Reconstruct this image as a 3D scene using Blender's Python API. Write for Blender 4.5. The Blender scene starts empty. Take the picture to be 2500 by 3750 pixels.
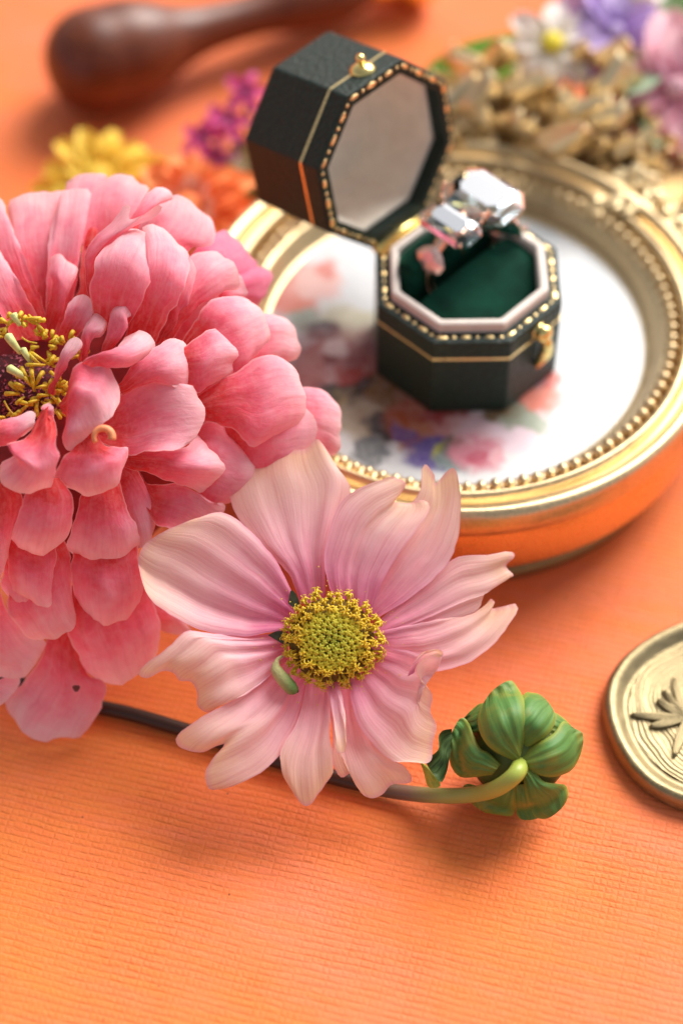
import bpy, math, random
import numpy as np
from mathutils import Vector, noise
random.seed(7); rng=np.random.RandomState(7)
R=math.radians
# ------------------------------------------------------------------ camera, world, sun, exposure
sc=bpy.context.scene
sc.unit_settings.system='METRIC'; sc.unit_settings.scale_length=0.01      # one unit = one centimetre
COL=sc.collection
PITCH,VFOV,DIST=R(51),R(25),51.0
CC=np.array([0,-DIST*math.cos(PITCH),DIST*math.sin(PITCH)])
FW=-CC/np.linalg.norm(CC); RT=np.array([1.,0,0]); UP=np.cross(RT,FW)
FL=1875/math.tan(VFOV/2)
DF=45.25                                                                   # focus distance
cd=bpy.data.cameras.new('camera'); cam=bpy.data.objects.new('camera',cd); COL.objects.link(cam)
cam.location=CC; cam.rotation_euler=(math.pi/2-PITCH,0,0)
cd.sensor_fit='VERTICAL'; cd.sensor_height=36; cd.sensor_width=24; cd.lens=18/math.tan(VFOV/2)
cd.clip_start=1; cd.clip_end=2000
cd.dof.use_dof=True; cd.dof.focus_distance=DF; cd.dof.aperture_fstop=0.053; cd.dof.aperture_blades=0
sc.camera=cam
SUN_EL,SUN_AZ=R(42),R(36)                                                  # azimuth clockwise from +y
w=bpy.data.worlds.new('World'); sc.world=w; w.use_nodes=True
wn=w.node_tree; bg=wn.nodes['Background']
sky=wn.nodes.new('ShaderNodeTexSky'); sky.sky_type='NISHITA'; sky.sun_disc=False
sky.sun_elevation=SUN_EL; sky.sun_rotation=SUN_AZ; sky.dust_density=3.0; sky.air_density=1.0
hs=wn.nodes.new('ShaderNodeHueSaturation'); hs.inputs['Saturation'].default_value=0.25
wn.links.new(sky.outputs[0],hs.inputs['Color']); wn.links.new(hs.outputs[0],bg.inputs[0]); bg.inputs[1].default_value=0.10
sd=bpy.data.lights.new('sun','SUN'); sun=bpy.data.objects.new('sun',sd); COL.objects.link(sun)
sd.energy=3.5; sd.angle=R(38); sd.color=(1,0.95,0.88)
sdir=Vector((math.sin(SUN_AZ)*math.cos(SUN_EL),math.cos(SUN_AZ)*math.cos(SUN_EL),math.sin(SUN_EL)))
sun.rotation_euler=sdir.to_track_quat('Z','Y').to_euler(); sun.location=(20,25,30)
sc.view_settings.view_transform='Standard'; sc.view_settings.look='None'
sc.view_settings.exposure=0.5; sc.view_settings.gamma=1
# ------------------------------------------------------------------ where a sight line meets a height or a distance
def ray(x,y): return FW+((x-1250)/FL)*RT-((y-1875)/FL)*UP
def pz(x,y,z):
    d=ray(x,y); return CC+d*((z-CC[2])/d[2])
def pd(x,y,dep): return CC+ray(x,y)*dep
# ------------------------------------------------------------------ helpers
def mesh(name,vf,m,parent=None,loc=None,uv=None,smooth=True,label=None):
    v,f=vf; v=np.asarray(v,float)
    if parent is not None: v=v-np.array(parent.location)
    elif loc is not None: v=v-np.array(loc)
    me=bpy.data.meshes.new(name); me.from_pydata([tuple(p) for p in v],[],[tuple(q) for q in f]); 
    if uv is not None:
        l=me.uv_layers.new(name='UVMap'); uv=np.asarray(uv,float)
        idx=np.array([q.vertex_index for q in me.loops]); l.data.foreach_set('uv',uv[idx].ravel())
    if smooth: me.polygons.foreach_set('use_smooth',[True]*len(me.polygons))
    me.materials.append(m); me.update()
    o=bpy.data.objects.new(name,me); COL.objects.link(o)
    if parent is not None: o.parent=parent
    elif loc is not None: o.location=loc
    if label: o['label']=label
    return o
def tag(o,label,cat=None,group=None,kind=None):
    o['label']=label
    if cat:o['category']=cat
    if group:o['group']=group
    if kind:o['kind']=kind
    return o
def empty(name,loc,label,cat,group=None):
    o=bpy.data.objects.new(name,None); COL.objects.link(o); o.location=loc; o.empty_display_size=.3
    return tag(o,label,cat,group)
def inst(src,parent,loc,rot=None,scale=None):
    o=src.copy(); COL.objects.link(o); o.parent=parent; o.location=np.array(loc)-np.array(parent.location)
    if rot is not None:
        o.rotation_mode='QUATERNION'; o.rotation_quaternion=rot
    if scale is not None: o.scale=scale
    return o
def cat(parts):
    V=[];F=[];n=0
    for v,f in parts:
        V.append(np.asarray(v,float)); F+= [tuple(i+n for i in q) for q in f]; n+=len(v)
    return np.concatenate(V),F
def gridf(nu,nv,closed=False):
    f=[]
    for j in range(nv-1):
        for i in range(nu if closed else nu-1):
            a=j*nu+i; b=j*nu+(i+1)%nu; f.append((a,b,b+nu,a+nu))
    return f
def sphere(c,r,nu=12,nv=8,sc3=(1,1,1)):
    v=[];
    for j in range(nv+1):
        t=math.pi*j/nv
        for i in range(nu):
            a=2*math.pi*i/nu
            v.append((c[0]+r*sc3[0]*math.sin(t)*math.cos(a),c[1]+r*sc3[1]*math.sin(t)*math.sin(a),c[2]+r*sc3[2]*math.cos(t)))
    return v,[q[::-1] for q in gridf(nu,nv+1,True)]
def crom(P,n=8,closed=False):
    P=np.asarray(P,float)
    if closed: Q=np.vstack([P[-1:],P,P[:2]])
    else: Q=np.vstack([2*P[0]-P[1],P,2*P[-1]-P[-2]])
    out=[]
    for i in range(1,len(Q)-2):
        p0,p1,p2,p3=Q[i-1:i+3]
        for k in range(n):
            t=k/n; out.append(.5*((2*p1)+(p2-p0)*t+(2*p0-5*p1+4*p2-p3)*t*t+(3*p1-p0-3*p2+p3)*t**3))
    if not closed: out.append(Q[-2])
    return np.array(out)
def resamp(P,n):
    s=np.r_[0,np.cumsum(np.linalg.norm(np.diff(P[:,:2],axis=0),axis=1))]; t=np.linspace(0,s[-1],n)
    return np.stack([np.interp(t,s,P[:,k]) for k in range(P.shape[1])],1)
def tube(path,rad,n=10,cap=True):
    P=np.asarray(path,float); m=len(P); rad=np.broadcast_to(np.asarray(rad,float),(m,))
    T=np.gradient(P,axis=0); T/=np.linalg.norm(T,axis=1)[:,None]+1e-12
    a=np.array([0,0,1.]) if abs(T[0][2])<.9 else np.array([1.,0,0]); N=np.cross(T[0],a); N/=np.linalg.norm(N)
    v=[]
    for k in range(m):
        N=N-T[k]*(N@T[k]); N/=np.linalg.norm(N); B=np.cross(T[k],N)
        for i in range(n):
            t=2*math.pi*i/n; v.append(P[k]+rad[k]*(math.cos(t)*N+math.sin(t)*B))
    f=gridf(n,m,True)
    if cap: f+= [tuple(range(n))[::-1],tuple(range((m-1)*n,m*n))]
    return np.array(v),f
def lathe(prof,n=64,c=(0,0),a0=0,a1=2*math.pi,wob=None):
    full=abs(a1-a0-2*math.pi)<1e-6; m=n if full else n+1
    v=[]
    for k,(r,z) in enumerate(prof):
        for i in range(m):
            t=a0+(a1-a0)*i/n; rr=r+(wob(t,k) if wob else 0)
            v.append((c[0]+rr*math.cos(t),c[1]+rr*math.sin(t),z))
    f=gridf(m,len(prof),full)
    return v,f
def ns(x,y,z=0.): return noise.noise(Vector((x,y,z)))
# ------------------------------------------------------------------ materials
class NT:
    def __init__(s,name):
        s.m=bpy.data.materials.new(name); s.m.use_nodes=True; s.t=s.m.node_tree; s.b=s.t.nodes['Principled BSDF']
        s.out=s.t.nodes['Material Output']; s._tc=None
    def n(s,ty,**k):
        d=s.t.nodes.new('ShaderNode'+ty)
        for a,b in k.items(): setattr(d,a,b)
        return d
    def l(s,a,b): s.t.links.new(a,b)
    def put(s,sock,v):
        if isinstance(v,bpy.types.NodeSocket): s.l(v,sock)
        else:
            if isinstance(v,(tuple,list)) and len(v)==3 and sock.type=='RGBA': v=(*v,1)
            sock.default_value=v
    def tc(s,o='Object'):
        if s._tc is None: s._tc=s.n('TexCoord')
        return s._tc.outputs[o]
    def math(s,op,a,b=0.,c=0.,clamp=False):
        d=s.n('Math',operation=op,use_clamp=clamp); s.put(d.inputs[0],a); s.put(d.inputs[1],b); s.put(d.inputs[2],c); return d.outputs[0]
    def vm(s,op,a,b=(0,0,0)):
        d=s.n('VectorMath',operation=op); s.put(d.inputs[0],a); s.put(d.inputs[1],b); return d.outputs[1 if op in('DISTANCE','LENGTH') else 0]
    def mp(s,v,scale=(1,1,1),rot=(0,0,0),loc=(0,0,0)):
        d=s.n('Mapping'); s.put(d.inputs[0],v); d.inputs['Scale'].default_value=scale; d.inputs['Rotation'].default_value=rot; d.inputs['Location'].default_value=loc; return d.outputs[0]
    def noise(s,v,scale=5.,det=3.,rough=.5,dist=0.):
        d=s.n('TexNoise'); s.put(d.inputs['Vector'],v); s.put(d.inputs['Scale'],scale); d.inputs['Detail'].default_value=det; d.inputs['Roughness'].default_value=rough; d.inputs['Distortion'].default_value=dist; return d.outputs[0]
    def mix(s,f,a,b,mode='MIX'):
        d=s.n('Mix',data_type='RGBA',blend_type=mode); s.put(d.inputs[0],f); s.put(d.inputs[6],a); s.put(d.inputs[7],b); return d.outputs[2]
    def ramp(s,f,pts):
        d=s.n('ValToRGB'); s.put(d.inputs[0],f); e=d.color_ramp.elements
        while len(e)<len(pts): e.new(.5)
        for k,(p,c) in enumerate(pts):
            e[k].position=p; e[k].color=(*c,1) if not isinstance(c,(int,float)) else (c,c,c,1)
        return d.outputs[0]
    def mr(s,v,a,b,c=0.,d=1.):
        q=s.n('MapRange'); s.put(q.inputs[0],v)
        for i,x in enumerate((a,b,c,d)): s.put(q.inputs[i+1],x)
        return q.outputs[0]
    def bump(s,h,st=.5,dist=.02,prev=None):
        d=s.n('Bump'); s.put(d.inputs['Height'],h); s.put(d.inputs['Strength'],st); d.inputs['Distance'].default_value=dist
        if prev is not None: s.l(prev,d.inputs['Normal'])
        return d.outputs[0]
    def set(s,**k):
        names=dict(col='Base Color',rough='Roughness',metal='Metallic',spec='Specular IOR Level',ior='IOR',trans='Transmission Weight',coat='Coat Weight',coatr='Coat Roughness',sheen='Sheen Weight',sheenr='Sheen Roughness',sheent='Sheen Tint',nor='Normal',sss='Subsurface Weight',sssr='Subsurface Radius',ssss='Subsurface Scale',coati='Coat IOR')
        for a,b in k.items(): s.put(s.b.inputs[names[a]],b)
        return s
def m_simple(name,col,rough=.5,metal=0.,var=.15,nsc=8.,bump=.0,**k):
    t=NT(name); f=t.noise(t.tc(),nsc,4)
    c=t.mix(t.mr(f,.3,.7,0,1),tuple(x*(1-var) for x in col),tuple(min(1,x*(1+var)) for x in col))
    t.set(col=c,rough=rough,metal=metal,**k)
    if bump: t.set(nor=t.bump(f,bump,.03))
    return t.m
def m_petal(name,stops,edge,vein=.25,vfreq=26.,blotch=.35,bumpst=.25,trans=.25,rough=.5,edgew=.93,tipfade=None,sheen=.0,jit=.06,spots=False,mott=.2,wrk=.6):
    t=NT(name); uv=t.n('UVMap'); sx=t.n('SeparateXYZ'); t.l(uv.outputs[0],sx.inputs[0]); u,v=sx.outputs[0],sx.outputs[1]
    oi=t.n('ObjectInfo'); rnd=oi.outputs['Random']
    off=t.n('CombineXYZ'); t.put(off.inputs[0],t.math('MULTIPLY',rnd,37.)); t.put(off.inputs[1],t.math('MULTIPLY',rnd,91.))
    # veins run base to tip
    vv=t.vm('MULTIPLY',uv.outputs[0],(vfreq,1.1,1)); vv=t.vm('ADD',vv,off.outputs[0])
    vn=t.noise(vv,1.,4,.6,.0)
    fine=t.noise(t.vm('MULTIPLY',vv,(2.3,2.2,1)),1.,3,.6)
    bl=t.noise(t.tc(),2.2,4,.6); bf=t.noise(t.vm('ADD',t.vm('MULTIPLY',uv.outputs[0],(7.,13.,1)),off.outputs[0]),1.,5,.7,.4)
    vp=t.math('ADD',v,t.math('MULTIPLY',t.math('SUBTRACT',bl,.5),blotch)); vp=t.math('ADD',vp,t.math('MULTIPLY',t.math('SUBTRACT',rnd,.5),jit*2))
    c=t.ramp(vp,stops)
    dk=t.mix(1.,c,(.78,.5,.55),'MULTIPLY')
    c=t.mix(t.math('MULTIPLY',t.mr(vn,.52,.7,0,1),vein),c,dk)
    lt=t.mix(.45,c,(1.,.86,.8))
    c=t.mix(t.math('MULTIPLY',t.mr(vn,.46,.3,0,1),vein*.9),c,lt)
    c=t.mix(t.math('MULTIPLY',t.mr(bf,.42,.72,0,1),mott),c,lt)  # paler mottling paints textured highlights into the colour
    e=t.math('MAXIMUM',t.math('ABSOLUTE',t.math('MULTIPLY_ADD',u,2.,-1.)),v)
    c=t.mix(t.math('MULTIPLY',t.mr(e,edgew,1.,0,1),.55),c,edge)
    if spots:
        vo=t.n('TexVoronoi'); t.put(vo.inputs['Vector'],t.tc()); vo.inputs['Scale'].default_value=1.1
        c=t.mix(t.mr(vo.outputs[0],.03,.06,.5,0),c,(.18,.05,.04))
    cell=t.noise(t.tc(),26.,3,.6)
    wr=t.noise(t.vm('ADD',t.vm('MULTIPLY',uv.outputs[0],(11.,5.,1)),off.outputs[0]),1.,4,.6,.6)
    nb=t.bump(vn,bumpst,.03); nb=t.bump(wr,bumpst*wrk,.05,nb); nb=t.bump(fine,bumpst*.6,.015,nb); nb=t.bump(cell,bumpst*.6,.012,nb)
    c=t.mix(t.math('MULTIPLY',t.mr(fine,.50,.68,0,1),vein*.7),c,dk)
    t.set(col=c,rough=rough,spec=.3,nor=nb,sheen=sheen)
    if sheen: t.set(sheenr=.4,sheent=(1,.8,.8))
    tr=t.n('BsdfTranslucent'); t.put(tr.inputs[0],t.mix(.25,c,(1,.35,.25),'MULTIPLY')); t.l(nb,tr.inputs['Normal'])
    mx=t.n('MixShader'); mx.inputs[0].default_value=trans; t.l(t.b.outputs[0],mx.inputs[1]); t.l(tr.outputs[0],mx.inputs[2]); t.l(mx.outputs[0],t.out.inputs[0])
    return t.m
def m_gold(name,col=(.66,.46,.2),rough=.33,grain=.25,worn=.0,dirt=.25):
    t=NT(name); f=t.noise(t.tc(),14.,5,.65); g=t.noise(t.tc(),55.,3,.6); b=t.noise(t.tc(),1.6,3)
    c=t.mix(t.mr(f,.35,.7,0,1),col,tuple(min(1,x*1.25) for x in col))
    c=t.mix(t.math('MULTIPLY',t.mr(b,.55,.75,0,1),dirt),c,tuple(x*.45 for x in col))
    if worn: c=t.mix(t.mr(t.noise(t.tc(),5.,5,.7),.68,.72,0,worn),c,(.06,.03,.02))
    t.set(col=c,metal=1.,rough=t.mr(f,.3,.7,rough*.8,rough*1.3),nor=t.bump(g,grain,.01,t.bump(f,grain,.02)))
    return t.m
# ------------------------------------------------------------------ the painted tabletop
def m_table():
    t=NT('painted_canvas_orange'); P=t.tc()
    Q=t.mp(P,rot=(0,0,R(15)))
    wob=t.noise(Q,.35,2); sx=t.n('SeparateXYZ'); t.l(Q,sx.inputs[0]); x,y=sx.outputs[0],sx.outputs[1]
    n1=t.noise(t.vm('MULTIPLY',Q,(1.1,7.,1)),1.,3,.6); n2=t.noise(t.vm('MULTIPLY',Q,(7.,1.1,1)),1.,3,.6)
    fy=t.math('SINE',t.math('MULTIPLY_ADD',y,2*math.pi/.148,t.math('MULTIPLY_ADD',n1,4.,t.math('MULTIPLY',wob,9.))))
    fx=t.math('SINE',t.math('MULTIPLY_ADD',x,2*math.pi/.128,t.math('MULTIPLY_ADD',n2,4.,t.math('MULTIPLY',wob,7.))))
    str_=t.mr(t.noise(Q,.5,3,.6),.3,.7,.45,1.)
    brk=t.mr(t.noise(t.vm('MULTIPLY',Q,(4.,11.,1)),1.,4,.65),.35,.65,.3,1.)
    gy=t.math('MULTIPLY',t.mr(fy,.35,-1.,0,1),brk)                       # grooves between threads
    gx=t.math('MULTIPLY',t.mr(fx,.3,-1.,0,.6),t.mr(t.noise(t.vm('MULTIPLY',Q,(7.,1.6,1)),1.,4,.65),.35,.6,.15,1.))
    g=t.math('MULTIPLY',t.math('MAXIMUM',gy,gx),str_)
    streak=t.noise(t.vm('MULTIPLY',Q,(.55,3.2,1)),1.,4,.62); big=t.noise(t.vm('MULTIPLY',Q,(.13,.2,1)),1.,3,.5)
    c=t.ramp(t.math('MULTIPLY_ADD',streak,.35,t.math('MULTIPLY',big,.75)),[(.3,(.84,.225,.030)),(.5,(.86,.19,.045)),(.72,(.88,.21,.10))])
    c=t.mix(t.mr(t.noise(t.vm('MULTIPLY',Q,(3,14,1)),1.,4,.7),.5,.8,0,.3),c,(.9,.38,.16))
    c=t.mix(t.math('MULTIPLY',t.math('POWER',g,1.6),.6),c,(.50,.10,.02))
    vo=t.n('TexVoronoi'); t.put(vo.inputs['Vector'],P); vo.inputs['Scale'].default_value=.9
    c=t.mix(t.mr(vo.outputs[0],.014,.026,.7,0),c,(.06,.02,.01))
    h=t.math('SUBTRACT',t.math('MULTIPLY',t.noise(Q,14.,4,.65),.5),g)
    t.set(col=c,rough=.62,spec=.28,nor=t.bump(t.noise(Q,55.,3,.7),.25,.01,t.bump(h,.75,.026))); return t.m
v,f=[],[]
n=60
xs=np.linspace(-300,300,n)
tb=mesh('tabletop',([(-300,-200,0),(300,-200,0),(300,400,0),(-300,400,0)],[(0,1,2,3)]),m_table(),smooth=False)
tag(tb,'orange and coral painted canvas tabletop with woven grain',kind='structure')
# ------------------------------------------------------------------ gilt mirror-frame tray
TC=(2.51,3.25)
GOLD=m_gold('antique_gilt',(.66,.50,.29),.33,.32,.35,.35)
GOLD2=m_gold('crest_gilt',(.86,.67,.41),.34,.4,.0,.35)
BRASSD=m_gold('dull_brass',(.3,.2,.09),.5,.3,0,.5)
GZ=2.1
tray=empty('round_tray',(TC[0],TC[1],0),'round gilt tray with beaded rim, leafy crest and floral white base','tray')
def arcp(pts):                                   # smooth the section
    return crom(np.array(pts,float),5)
sec=arcp([(4.12,2.08),(4.28,2.12),(4.42,2.3),(4.5,2.48),(4.62,2.56),(4.86,2.58),(4.93,2.7),(5.0,2.86),(5.1,2.92),(5.19,2.84),(5.25,2.70),(5.31,2.68),(5.38,2.8),(5.5,2.93),(5.63,2.95),(5.75,2.84),(5.81,2.6),(5.79,2.36),(5.73,2.26)])
wv=lambda a,k:.008*math.sin(7*a+k*.3)+.006*ns(3*math.cos(a),3*math.sin(a),k*.2)*2
mesh('rim',lathe(sec,200,TC,wob=wv),GOLD,tray)
GS=m_gold('smooth_gilt_side',(.72,.48,.23),.27,.15,0,.15)
mesh('side',lathe(arcp([(5.73,2.26),(5.74,2.0),(5.735,1.6),(5.71,1.2),(5.66,1.02),(5.5,.95),(4.9,.93)]),180,TC),GS,tray)
mesh('foot',lathe([(4.6,.98),(4.9,.9),(4.96,.42),(5.1,.36),(5.24,.28),(5.29,.16),(5.24,.0),(4.4,.0)],120,TC),BRASSD,tray)
b0=None
for k in range(100):
    a=2*math.pi*(k+.3)/100; c=(TC[0]+4.755*math.cos(a),TC[1]+4.755*math.sin(a),2.66+.01*rng.randn())
    s=1+.06*rng.randn()
    if b0 is None:
        b0=mesh('bead',sphere((0,0,0),.142,10,8,(1.05,.85,1.)),GOLD); b0.parent=tray; b0.location=np.array(c)-np.array(tray.location); b0.rotation_euler=(0,0,a)
    else:
        o=b0.copy(); COL.objects.link(o); o.location=np.array(c)-np.array(tray.location); o.rotation_euler=(0,0,a); o.scale=(s,s*1.02,s)
# printed porcelain: a white ground, a bouquet print and the box's dark reflection painted in
def m_print():
    t=NT('floral_print_and_box_reflection'); P=t.tc()
    nz=t.n('TexNoise'); t.put(nz.inputs['Vector'],P); nz.inputs['Scale'].default_value=1.9; nz.inputs['Detail'].default_value=4
    D=t.vm('ADD',P,t.vm('MULTIPLY',t.vm('SUBTRACT',nz.outputs[1],(.5,.5,.5)),(.9,.9,0)))
    c=t.mix(t.mr(t.noise(P,.7,3),.45,.7,0,.25),(.60,.62,.64),(.68,.62,.61))
    A=lambda x,y,ox,oy,s:(ox+x/s,oy+y/s)
    z2=lambda x,y:A(x,y,900,700,1.96); z3=lambda x,y:A(x,y,1300,1100,1.96)
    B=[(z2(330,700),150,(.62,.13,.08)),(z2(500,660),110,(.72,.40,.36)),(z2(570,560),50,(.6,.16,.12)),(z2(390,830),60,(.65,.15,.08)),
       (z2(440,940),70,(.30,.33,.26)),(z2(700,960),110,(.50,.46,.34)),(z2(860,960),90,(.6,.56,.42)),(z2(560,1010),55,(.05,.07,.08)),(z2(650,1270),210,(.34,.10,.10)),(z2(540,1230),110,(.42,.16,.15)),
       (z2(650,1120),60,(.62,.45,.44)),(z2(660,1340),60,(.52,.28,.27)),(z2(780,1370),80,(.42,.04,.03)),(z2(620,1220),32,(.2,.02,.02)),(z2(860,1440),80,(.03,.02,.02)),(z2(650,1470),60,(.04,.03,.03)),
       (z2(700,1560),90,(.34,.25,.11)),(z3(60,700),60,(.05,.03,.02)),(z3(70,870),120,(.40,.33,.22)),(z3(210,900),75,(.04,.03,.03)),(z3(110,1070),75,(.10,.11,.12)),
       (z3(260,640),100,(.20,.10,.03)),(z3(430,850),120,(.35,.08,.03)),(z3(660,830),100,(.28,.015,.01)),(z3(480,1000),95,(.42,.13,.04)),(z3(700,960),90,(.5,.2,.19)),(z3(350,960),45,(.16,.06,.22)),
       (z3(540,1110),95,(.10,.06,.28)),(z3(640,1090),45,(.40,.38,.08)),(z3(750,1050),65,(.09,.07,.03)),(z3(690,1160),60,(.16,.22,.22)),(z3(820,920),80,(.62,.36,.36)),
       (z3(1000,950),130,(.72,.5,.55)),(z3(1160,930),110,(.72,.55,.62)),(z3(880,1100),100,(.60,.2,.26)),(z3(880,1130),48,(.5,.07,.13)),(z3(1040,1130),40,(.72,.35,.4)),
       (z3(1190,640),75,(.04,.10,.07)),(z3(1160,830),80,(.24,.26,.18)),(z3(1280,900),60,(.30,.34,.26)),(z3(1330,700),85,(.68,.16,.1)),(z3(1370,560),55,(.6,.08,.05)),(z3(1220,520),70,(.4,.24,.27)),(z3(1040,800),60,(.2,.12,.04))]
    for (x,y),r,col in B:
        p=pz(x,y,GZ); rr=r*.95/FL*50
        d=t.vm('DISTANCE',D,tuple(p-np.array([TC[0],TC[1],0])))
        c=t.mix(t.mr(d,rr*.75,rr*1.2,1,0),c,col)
    pet=t.noise(D,5.,4,.6,1.)
    c=t.mix(t.mr(pet,.4,.7,0,.35),c,t.mix(.5,c,(.9,.85,.85)))
    c=t.mix(1.,c,(1.,1.,1.),'MULTIPLY')
    t.set(col=c,rough=.38,spec=.5,coat=.6,coatr=.16); return t.m
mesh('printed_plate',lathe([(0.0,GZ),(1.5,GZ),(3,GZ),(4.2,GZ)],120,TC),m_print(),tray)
# ---- crest of scrolling leaves on the far side
def leafm(L=1.,W=.5,H=.22,curl=.25):            # plump leaf with a midrib, base at origin, along +x
    nu,nv=9,12; v=[]
    for j in range(nv):
        s=j/(nv-1); ww=W*math.sin(math.pi*min(1,s*.92+.06))**.7*(1-.25*s)
        for i in range(nu):
            q=2*i/(nu-1)-1
            v.append((L*s-curl*s*s*.3,ww*.5*q*(1+.12*math.sin(9*s+q)),H*(1-q*q)**.6*math.sin(math.pi*(.1+.85*s))**.5-.10*math.exp(-(q*5)**2)+curl*s*s))
    v2=[(a,b,-.08) for a,b,_ in v]; g=gridf(nu,nv); n=len(v)
    rimi=[i for i in range(nu)]+[j*nu+nu-1 for j in range(1,nv)]+[(nv-1)*nu+i for i in range(nu-2,-1,-1)]+[j*nu for j in range(nv-2,0,-1)]
    f=g+[tuple(k+n for k in q[::-1]) for q in g]+[(rimi[k],rimi[k]+n,rimi[(k+1)%len(rimi)]+n,rimi[(k+1)%len(rimi)]) for k in range(len(rimi))]
    return v+v2,f
from mathutils import Quaternion, Euler
LM=[leafm(.82,.34,.17,.42),leafm(.95,.40,.18,.3),leafm(.5,.42,.2,.3)]
LMo=[]
# crest backing plate: a slab hugging the rim with a scalloped outer edge
v=[];na=70
for zz,ins in ((2.2,0),(2.62,0.02),(2.74,.12)):
    for i in range(na+1):
        a=R(-4+ (118+4)*i/na); ro=6.1+1.5*math.sin(math.pi*i/na)**.8+.28*abs(math.sin(i*.55))-ins
        v.append((TC[0]+ro*math.cos(a),TC[1]+ro*math.sin(a),zz))
    for i in range(na+1):
        a=R(-4+122*i/na); v.append((TC[0]+(5.5)*math.cos(a),TC[1]+5.5*math.sin(a),zz+.0))
f=[];S=2*(na+1)
for i in range(na):
    for k in (0,1): f.append((k*S+i,k*S+i+1,(k+1)*S+i+1,(k+1)*S+i))
    f.append((2*S+i,2*S+i+1,2*S+na+1+i+1,2*S+na+1+i)); f.append((i,na+1+i,na+2+i,i+1))
mesh('crest_plate',(v,f),BRASSD,tray)  # dark tone paints in the shade of gaps between the leaves
def c6(x,y): return (1500+x/1.568,y/1.568)
# (x,y in the crop, direction in degrees of the leaf on the picture, length scale, height, kind)
CR=[(240,400,200,1.0,3.1,0),(300,350,-50,1.5,3.5,1),(240,480,-80,1.1,3.0,0),(230,640,0,1.6,3.4,1),(380,640,0,1.5,3.5,1),(330,470,-50,1.3,3.3,1),(500,420,-40,1.6,3.6,1),(620,540,-10,1.6,3.6,1),
 (490,320,90,.6,3.2,2),(680,500,-60,1.1,3.3,0),(560,740,-65,1.3,3.3,1),(400,740,170,1.2,3.2,0),(270,780,-80,1.2,3.1,0),(480,850,10,.9,2.95,2),(700,760,0,1.,3.5,2),(720,890,0,.9,2.95,2),
 (840,860,-20,1.9,3.4,1),(930,680,-150,1.2,3.4,0),(960,680,-35,1.7,3.5,1),(1080,760,-35,1.4,3.5,1),(880,740,150,1.2,3.2,0),(1130,880,0,1.1,3.2,2),(1220,850,10,1.1,3.2,2),(1290,840,40,1.3,3.3,0),(1400,860,-20,1.1,3.1,2),
 (1050,600,180,1.1,3.2,0),(1020,480,120,1.1,3.4,0),(1140,560,20,1.5,3.6,1),(1250,540,10,1.2,3.7,0),(1300,660,-70,1.2,3.4,0),(1220,620,160,1.,3.3,2),(1130,380,-30,1.5,3.9,1),(1060,340,160,1.,3.8,0),(960,360,-30,1.2,3.8,0),(870,290,-60,1.2,3.8,1),
 (640,280,100,1.2,3.4,2),(760,420,-10,1.5,3.,1),(870,420,10,1.4,3.,1),(700,640,-20,1.2,3.2,0),(820,600,20,1.2,3.2,0),(600,640,200,1.,3.1,2),(1150,700,30,1.1,3.2,2),(1340,740,-60,1.2,3.2,0),(1180,460,60,1.1,3.4,2),
 (780,560,-100,1.,3.3,0),(450,560,20,1.1,3.1,2),(360,570,10,1.2,3.,1),(1200,760,-20,1.2,3.1,0),(980,860,20,1.,3.1,2),(560,520,-60,1.1,3.4,0)]
for k in range(95):
    aa=R(rng.uniform(4,108)); rr_=rng.uniform(5.75,7.35); q_=np.array([TC[0]+rr_*math.cos(aa),TC[1]+rr_*math.sin(aa),2.95+rng.uniform(0,.45)]); e_=q_-CC; e_/=(e_@FW); sx_=1250+FL*(e_@RT); sy_=1875-FL*(e_@UP)
    CR.append(((sx_-1500)*1.568,sy_*1.568,rng.uniform(0,360),rng.uniform(.5,.85),q_[2],rng.randint(3)))
ROS=[(1240,1040,3.0),(1350,1050,3.0),(1240,1180,3.05),(1400,1160,3.0),(1470,1250,3.),(1540,1310,3.),(1080,1190,2.85)]
for k,(x,y,ang,s,z,kd) in enumerate(CR):
    px,py=c6(x,y); p=pz(px,py,z-.25); a=R(ang)
    rot=Quaternion((0,0,1),a)@Quaternion((0,1,0),R(-16+rng.uniform(-26,16)))@Quaternion((1,0,0),R(rng.uniform(-38,38)))
    p=p-np.array([math.cos(a),math.sin(a),0])*.3*s
    if len(LMo)<=kd and kd==len(LMo):
        o=mesh('gilt_leaf',LM[kd],GOLD2); o.parent=tray; o.location=p-np.array(tray.location); LMo.append(o)
    else:
        if kd>=len(LMo): kd=0
        o=LMo[kd].copy(); COL.objects.link(o); o.location=p-np.array(tray.location)
    o.rotation_mode='QUATERNION'; o.rotation_quaternion=rot; o.scale=(s,s*1.05,s)
ro=None
for x,y,z in ROS:                                 # small five-petalled rosettes
    px,py=c6(x,y); p=pz(px,py,z-.2)
    if ro is None:
        parts=[]
        for q in range(6):
            a=q*math.pi/3; vv,ff=leafm(.42,.34,.16,.06); ca,sa=math.cos(a),math.sin(a)
            parts.append(([(X*ca-Y*sa,X*sa+Y*ca,Z) for X,Y,Z in vv],ff))
        parts.append(sphere((0,0,.16),.15,10,8)); ro=mesh('gilt_rosette',cat(parts),GOLD2); ro.parent=tray; o=ro
    else: o=ro.copy(); COL.objects.link(o)
    o.location=p-np.array(tray.location); o.rotation_euler=(rng.uniform(-.2,.2),rng.uniform(-.2,.2),rng.uniform(0,3))
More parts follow.
